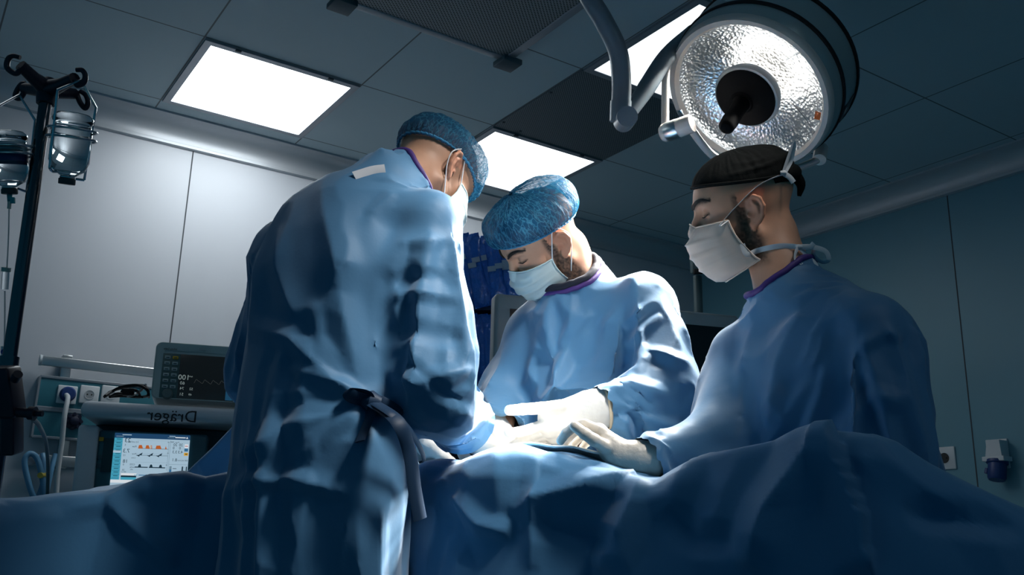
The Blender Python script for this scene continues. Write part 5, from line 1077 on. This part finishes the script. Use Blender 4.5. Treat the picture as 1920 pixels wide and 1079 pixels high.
# ------------------------------------------------------------------ the surgeon on the right
h3 = Y(1400, 404, 1.83); F3 = RT * -.97 + FW * .12 - UP * .17; U3 = RT * -.17 + UP * .97; F3, U3 = nod(F3, U3, 7)
J3 = dict(ls=Y(1632, 622, 1.67), rs=Y(1392, 668, 1.92), le=Y(1678, 850, 1.64), re=Y(1335, 815, 1.80), lw=W(1600, 985, 1.66), rw=W(1222, 860, 1.715), pelvis=Y(1550, 960, 1.80), neck=Y(1486, 570, 1.80))
P3 = person('person in blue gown with black cap and tied white mask, seen in profile', h3, F3, U3, J3, (.52, .275, .175), .8, .060)
sh, fr = P3.left, P3.front; sm = (J3['ls'] + J3['rs']) / 2; pel = J3['pelvis']
tor3 = [(pel * np.array([1, 1, 0]) + ZX * .40, .23, .19), (pel, .205, .165), (pel * .5 + sm * .5, .185, .150), (sm - ZX * .06, .19, .135), (J3['neck'] - ZX * .045, .13, .095), (J3['neck'] + ZX * .02, .076, .08)]
sl3 = [[(J3['ls'] - ZX * .02, .082), (J3['le'], .085), (J3['lw'], .055), (J3['lw'] + .06 * nrm(J3['lw'] - J3['le']), .05)], [(J3['rs'] - ZX * .02, .074), (J3['re'], .070), (J3['rw'], .042), (J3['rw'] + .025 * nrm(J3['rw'] - J3['re']), .033), (J3['rw'] + .06 * nrm(J3['rw'] - J3['re']), .03)]]
cf3 = [(J3['lw'], nrm(J3['lw'] - J3['le'])), (J3['rw'] + .02 * nrm(J3['rw'] - J3['re']), nrm(J3['rw'] - J3['re']))]
G3 = gown(P3, tor3, sl3, cf3, .55, neck_r=.070, seed=33, frames=36, step=.0125, shrink=-.12, bend=.4, crum=1.0)
creases(G3, [([(1560, 600), (1580, 690), (1590, 790)], .045, .017, 'valley'), ([(1600, 660), (1660, 620), (1690, 640)], .02, .009, 'ridge'), ([(1500, 590), (1460, 680), (1440, 800)], .03, .012, 'ridge'), ([(1420, 600), (1390, 700), (1380, 800)], .028, .010, 'ridge'), ([(1380, 640), (1350, 740)], .025, .010, 'valley'), ([(1590, 790), (1640, 740), (1700, 760)], .025, .010, 'ridge'), ([(1470, 740), (1500, 710), (1540, 690)], .02, .008, 'valley')], P3)
M_blackcap = mat('black cotton cap', (.0032, .0042, .004), .85, spec=.15, bump=[('noise', 60, .3, .004), ('noise', 600, .3, .001)])
def fold3(p, t): return .006 * np.clip(1 - np.abs(t - .84 - .05 * np.cos(p)) / .05, 0, 1) * np.clip(-np.cos(p) + .5, 0, 1) + .004 * np.clip(1 - np.abs(t - .66 + .1 * np.cos(p)) / .05, 0, 1) * np.clip(-np.cos(p) + .3, 0, 1)
c3 = cap(P3, lambda p: .004 + .012 * np.clip(-np.cos(p), 0, 1) ** 2, lambda p: 0 * p, 'surgical_cap', M_blackcap, (76, 10), pleat=.0002, wr=.0018, seed=14, fold=fold3)
b = MB(); b.tube([P3.L(.060, -.060, .052), P3.L(.035, -.098, .056), P3.L(.0, -.112, .056), P3.L(-.035, -.098, .056)], [.010, .017, .020, .012], 14, 0, 6); b.build('cap_roll', M_blackcap, c3)
b = MB(); b.tube([P3.L(.0, -.112, .060), P3.L(.004, -.122, .030), P3.L(.003, -.112, .006)], [.014, .010, .004], 12, 0, 5); b.build('cap_tail', M_blackcap, c3)
m3 = mask(P3, M_mask2, seed=9, sag=.010, side=(.0, -.094), bulge=.003, back=(.030, -.040))
def brows(p):
    """eyebrows and the lashes of the lowered lids, laid on the skin"""
    def on(q, lift):
        q = np.array([q], float)
        for _ in range(4): q = q - grad(head_sdf, q) * (head_sdf(q.astype(np.float32))[:, None] - lift)
        return p.c + p.M @ q[0]
    for s in (1, -1):
        b = MB(); b.tube([on((s * x, y, z), .0008) for x, y, z in ((.010, .096, .045), (.020, .094, .051), (.032, .088, .055), (.043, .078, .054), (.052, .066, .048))], [.0022, .0042, .0040, .003, .0012], 8, 0, 5); b.build('eyebrow', M_hair, p.body)
        b = MB(); b.tube([on((s * x, y, z), .0006) for x, y, z in ((.019, .090, .0215), (.028, .090, .0195), (.037, .088, .0200), (.047, .080, .0235))], [.0008, .0015, .0016, .0009], 6, 0, 4); b.build('eyelashes', M_hair, p.body)
brows(P2); brows(P3)
SB = [bvh(P3.body), bvh(c3), bvh(m3)]
def skin_at(u, v, off=.003):
    """the nearest point of head, cap or mask seen at u,v, lifted off it"""
    best = None
    for q in SB:
        x, n = ray(q, u, v)
        if x is not None and (best is None or np.linalg.norm(x - CAM) < np.linalg.norm(best[0] - CAM)): best = (x, n * (1 if n @ (CAM - x) > 0 else -1))
    return best[0] + best[1] * off if best else None
tl = P3.maskg[-1, 0]
up_ = [skin_at(u, v) for u, v in ((1350, 424), (1368, 401), (1385, 382), (1405, 362), (1425, 346), (1448, 333), (1466, 328))]
ku = up_[-1] + UP * .004; ribbon([tl] + up_, .009, .0009, 'upper_tie', M_strap, m3, FW + UP * .2, 4)
def rel(k_, u, v, u0, v0, df=0): d_ = project(k_)[2]; return k_ + (RT * (u - u0) - UP * (v - v0)) * d_ / F + FW * df
b = MB(); b.tube([ku - RT * .006, ku, ku + RT * .006], [.004, .006, .004], 10); b.build('upper_knot', M_strap, m3)
ribbon([ku, rel(ku, 1476, 302, 1468, 326), rel(ku, 1488, 270, 1468, 326), rel(ku, 1485, 300, 1468, 326, .006), rel(ku, 1472, 325, 1468, 326, .004)], .011, .0009, 'upper_bow', M_strap, m3, RT + FW)
ribbon([ku, rel(ku, 1480, 334, 1468, 326), rel(ku, 1488, 344, 1468, 326)], .011, .0009, 'upper_tail', M_strap, m3, RT)
mid = P3.maskg[-1, 17]
lw_ = [skin_at(u, v, .004) for u, v in ((1400, 477), (1420, 471), (1440, 467), (1460, 464), (1478, 464))]
kl = rel(lw_[-1], 1494, 466, 1478, 464, -.005); ribbon([mid] + lw_ + [kl], .011, .0009, 'lower_tie', M_strap, m3, UP + FW * .2, 4)
b = MB(); b.tube([kl - RT * .006, kl, kl + RT * .007], [.004, .006, .004], 10); b.build('lower_knot', M_strap, m3)
K = lambda u, v, df=0: rel(kl, u, v, 1494, 466, df)
ribbon([kl, K(1483, 478, -.02), K(1482, 492, -.025), K(1500, 499, -.02), K(1524, 500, -.01), K(1513, 484, 0), kl], .010, .0009, 'lower_bow', M_strap, m3, UP + FW * .3)
ribbon([kl, K(1520, 466), K(1545, 474), K(1551, 490), K(1540, 494, .005), K(1526, 482, .008), K(1524, 470, .004)], .011, .0009, 'lower_bow', M_strap, m3, UP + FW * .3)
ribbon([kl, K(1514, 466, -.004), K(1522, 459, -.004)], .010, .0009, 'lower_tail', M_strap, m3, UP)
dn = project(kl)[2] - .05
b = MB(); pts = [W(1508, 524, dn + .045), W(1518, 519, dn + .05), W(1526, 516, dn + .06)]; b.tube(pts, .0016, 6, 0, 6)
for i, q in enumerate(smooth_path(pts, 6)): b.lathe(q - UP * .0015, UP, [(0, 0), (.0026, .0008), (.0026, .0022), (0, .003)], 8, 0, False)
b.build('necklace', mat('pale gold chain', (.55, .42, .30), .3, .8), P3.body)
glove(P3, [(W(1222, 862, 1.712), .034), (W(1195, 859, 1.71), .029), (W(1165, 855, 1.715), .0265), (W(1146, 842, 1.72), .025)], [((W(1146, 838, 1.72), W(1122, 812, 1.725)), .0195), ((W(1148, 842, 1.745), W(1126, 818, 1.755)), .0185)],
    [([W(1119, 806, 1.715), W(1096, 797, 1.722), W(1080, 798, 1.728), W(1062, 812, 1.735), W(1051, 827, 1.74)], .0094), ([W(1122, 810, 1.735), W(1098, 803, 1.748), W(1082, 806, 1.755), W(1066, 820, 1.76), W(1058, 832, 1.765)], .0094), ([W(1126, 816, 1.755), W(1104, 812, 1.772), W(1090, 818, 1.78), W(1076, 830, 1.785), W(1070, 840, 1.79)], .009), ([W(1130, 824, 1.77), W(1112, 822, 1.79), W(1100, 830, 1.798), W(1092, 840, 1.80)], .008),
     ([W(1134, 838, 1.70), W(1114, 826, 1.688), W(1096, 814, 1.69), W(1078, 800, 1.70)], .0108)], M_glove, None)
#@@DRAPE
# ------------------------------------------------------------------ the operating table under its drape
M_drape = mat('blue surgical drape', (.062, .20, .37), .6, spec=.25, sheen=.3, noise=(2, .08), bump=[('noise', 140, .10, .002), ('noise', 900, .14, .0007)])
rid = np.array([(-260, 985, 1.62), (0, 950, 1.80), (100, 934, 1.84), (190, 926, 1.87), (230, 908, 1.88), (300, 893, 1.90), (420, 890, 1.95), (560, 885, 1.98), (700, 880, 1.97), (790, 868, 1.93), (850, 862, 1.87), (900, 862, 1.82), (1050, 864, 1.74), (1130, 876, 1.70), (1240, 900, 1.61), (1350, 856, 1.53), (1450, 832, 1.47), (1560, 806, 1.42), (1620, 820, 1.40), (1720, 868, 1.39), (1830, 920, 1.39), (1920, 962, 1.40), (2160, 1075, 1.42)])
RP = np.array([Y(*q) for q in rid]); seg = np.concatenate([[0], np.cumsum(np.linalg.norm(np.diff(RP[:, :2], axis=0), axis=1))]); nU = int(seg[-1] / .0125)
su = np.linspace(0, seg[-1], nU)
def cub(x, xs, ys):                                            # monotone-ish smooth interpolation
    m = np.gradient(ys, xs); i = np.clip(np.searchsorted(xs, x) - 1, 0, len(xs) - 2); h = xs[i + 1] - xs[i]; t = (x - xs[i]) / h
    return (2 * t ** 3 - 3 * t ** 2 + 1) * ys[i] + (t ** 3 - 2 * t ** 2 + t) * h * m[i] * .6 + (-2 * t ** 3 + 3 * t ** 2) * ys[i + 1] + (t ** 3 - t ** 2) * h * m[i + 1] * .6
R3 = np.stack([cub(su, seg, RP[:, i]) for i in range(3)], 1)
tan = np.gradient(R3[:, :2], axis=0); tan = np.stack([np.convolve(np.pad(tan[:, i], 35, 'edge'), np.ones(71) / 71, 'valid') for i in range(2)], 1); tan /= np.linalg.norm(tan, axis=1, keepdims=True); NR = np.stack([tan[:, 1], -tan[:, 0], 0 * tan[:, 0]], 1)   # towards us
# profile: a shallow flat behind, the rounded edge, the hanging front
prof = [(-.62, -.03), (-.45, -.025), (-.30, -.018), (-.18, -.010), (-.10, -.004), (-.05, 0), (0, 0)] + [(.05 * math.sin(t), -.05 + .05 * math.cos(t)) for t in np.linspace(.3, 1.5, 6)] + [(.055, -.10), (.07, -.3), (.085, -.62)]
pr = np.array(prof); ps = np.concatenate([[0], np.cumsum(np.linalg.norm(np.diff(pr, axis=0), axis=1))]); nV = int(ps[-1] / .0125); sv_ = np.linspace(0, ps[-1], nV); pq = np.stack([np.interp(sv_, ps, pr[:, i]) for i in range(2)], 1)
ang = np.interp(su, [0, seg[-1]], [0, 0]); V = R3[:, None, :] + NR[:, None, :] * pq[None, :, 0:1] + ZX * pq[None, :, 1:2]
ru_ = np.interp(su, seg, rid[:, 0]); V = V - NR[:, None, :] * (.16 * np.clip((sv_ - ps[6]) / (ps[-1] - ps[6]), 0, 1)[None, :, None] * np.clip((620 - ru_) / 300, 0, 1)[:, None, None]); V = V.reshape(-1, 3); V += .004 * np.stack([vnoise(V, 8, 70 + i) for i in range(3)], 1)
Fs = np.array([(i * nV + j, (i + 1) * nV + j, (i + 1) * nV + j + 1, i * nV + j + 1) for i in range(nU - 1) for j in range(nV - 1)])
dr = npmesh('surgical_drape', V, Fs, M_drape); tag(dr, 'large blue surgical drape over the patient and the operating table in front', 'drape')
jr = int(np.searchsorted(sv_, ps[6])); Nn = normals(dr); Nn *= np.sign(Nn[:, 2].mean()); SU, SVV = np.meshgrid(su, np.clip((sv_ - ps[6]) / (ps[-1] - ps[6]), 0, 1), indexing='ij')
wv_ = (.5 - np.abs(vnoise(np.stack([SU * 1.0, SVV * .25, 0 * SU], -1).reshape(-1, 3), 5.5, 61))) + .5 * (.5 - np.abs(vnoise(np.stack([SU + .15 * SVV, SVV * .3, 0 * SU], -1).reshape(-1, 3), 11, 64)))
setverts(dr, V + Nn * (.034 * wv_ * SVV.ravel() ** 1.2)[:, None] + Nn * (.006 * vnoise(V, 7, 66))[:, None])      # hanging folds that open towards the hem
subdivided(dr); crumple(dr, 77, 1.3); crisp(dr)
creases(dr, [([(1240, 886), (1130, 905), (1000, 937), (960, 965)], .035, .018, 'ridge'), ([(1560, 800), (1500, 880), (1440, 960), (1405, 1070)], .05, .028, 'ridge'), ([(1560, 800), (1590, 880), (1620, 960), (1640, 1079)], .05, .026, 'step'), ([(1560, 800), (1400, 850), (1240, 884)], .03, .008, 'ridge'), ([(1210, 905), (1190, 960), (1130, 1075)], .045, .022, 'ridge'), ([(1000, 850), (1005, 900), (1000, 960), (995, 1070)], .03, .010, 'ridge'),
    ([(845, 935), (900, 985), (960, 1000)], .03, .016, 'ridge'), ([(850, 940), (862, 1000), (895, 1060)], .03, .012, 'valley'), ([(1620, 816), (1700, 900), (1800, 960)], .04, .014, 'ridge'), ([(1700, 960), (1800, 975), (1920, 990)], .03, .014, 'valley'), ([(1250, 955), (1300, 1010), (1380, 1020)], .035, .016, 'valley'), ([(1000, 985), (1100, 1005), (1170, 1030)], .03, .012, 'valley'),
    ([(300, 893), (200, 940), (120, 960)], .03, .010, 'ridge'), ([(200, 938), (255, 990), (330, 1060)], .03, .016, 'ridge'), ([(230, 920), (300, 960), (400, 940)], .03, .010, 'valley'), ([(1060, 845), (1130, 870), (1185, 888)], .018, .008, 'valley'), ([(800, 900), (830, 870), (850, 852)], .02, .012, 'valley')])
# ------------------------------------------------------------------ second lamp head, unseen above the frame, inferred from light on the gowns
L2 = np.array([.75, 1.12, 2.62]); N2 = nrm(np.array([-.10, 1.90, 1.20]) - L2)
l2 = empty('operating_lamp', L2, 'second operating lamp head above the frame', 'surgical lamp')
b = MB(); b.lathe(L2, -N2, [(.15, 0), (.155, .02), (.155, .10), (.10, .15), (0, .155)], 40, 0, False); b.build('housing', M_teal, l2)
b = MB(); b.tube([L2 - N2 * .15, np.array([L2[0], L2[1] - .05, ZCEIL])], .02, 12); b.build('down_tube', M_arm, l2)
L = bpy.data.lights.new('lamp_beam', 'SPOT'); L.energy = 250; L.color = (1, .97, .93); L.spot_size = math.radians(27); L.spot_blend = .4; L.shadow_soft_size = .22
lo = bpy.data.objects.new('lamp_beam', L); COL.objects.link(lo); lo.matrix_world = Matrix.Translation(Vector(L2 + N2 * .03)) @ Vector(N2).to_track_quat('-Z', 'Y').to_matrix().to_4x4(); par(lo, l2)

# added white sheet standing in for the overlit drape, bounces light to the gowns
TV = []; db = bvh(dr); ru = np.interp(su, seg, rid[:, 0]); ii = np.nonzero((ru > 872) & (ru < 1120))[0]; nt2 = 22
for i in ii:
    for j in range(nt2):
        q = R3[i] - NR[i] * (.016 + .24 * j / (nt2 - 1) + .006 * math.sin(i * .31)); r_ = db.ray_cast(Vector((q[0], q[1], 1.6)), Vector((0, 0, -1))); TV.append([q[0], q[1], (r_[0].z if r_[0] is not None else q[2] - .02) + .007])
nt1 = len(ii); TV = np.array(TV); TV[:, 2] += .003 * (1 + vnoise(TV, 25, 6)); TF = np.array([(i * nt2 + j, (i + 1) * nt2 + j, (i + 1) * nt2 + j + 1, i * nt2 + j + 1) for i in range(nt1 - 1) for j in range(nt2 - 1)])
TV = relax(TV, TF, 2); tw = npmesh('bounce_sheet', TV, TF, mat('white towel', (.68, .67, .64), .8, bump=[('noise', 300, .3, .002)]))
q_m = tw.modifiers.new('s', 'SOLIDIFY'); q_m.thickness = .004; q_m.offset = 1; tag(tw, 'white bounce sheet added under the gloved hands, standing in for overlit drape', 'bounce_sheet')
# raised drape behind the surgeon on the left
sc2 = [(318, 912, 2.22), (352, 885, 2.24), (400, 840, 2.27), (450, 787, 2.30), (520, 735, 2.33), (600, 715, 2.36)]; SV = []; n1, n2 = 50, 34
tl_ = np.array([W(*q) for q in sc2])
for i in range(n1):
    x = i / (n1 - 1) * (len(sc2) - 1); k0 = min(int(x), len(sc2) - 2); q = tl_[k0] + (tl_[k0 + 1] - tl_[k0]) * (x - k0)
    for j in range(n2):
        y = j / (n2 - 1); SV.append([q[0] + .02 * y * math.sin(i * .22), q[1] - .05 * y + .02 * math.sin(i * .35 + 2 * y) * y, q[2] + (.62 - q[2]) * y])
SV = np.array(SV); o = npmesh('surgical_drape', SV, np.array([(i * n2 + j, (i + 1) * n2 + j, (i + 1) * n2 + j + 1, i * n2 + j + 1) for i in range(n1 - 1) for j in range(n2 - 1)]), M_drape); subdivided(o); crumple(o, 91, .7); crisp(o)
q_m = o.modifiers.new('s', 'SOLIDIFY'); q_m.thickness = .002; tag(o, 'raised blue drape slanting up between the lit screen and the foreground person', 'drape')
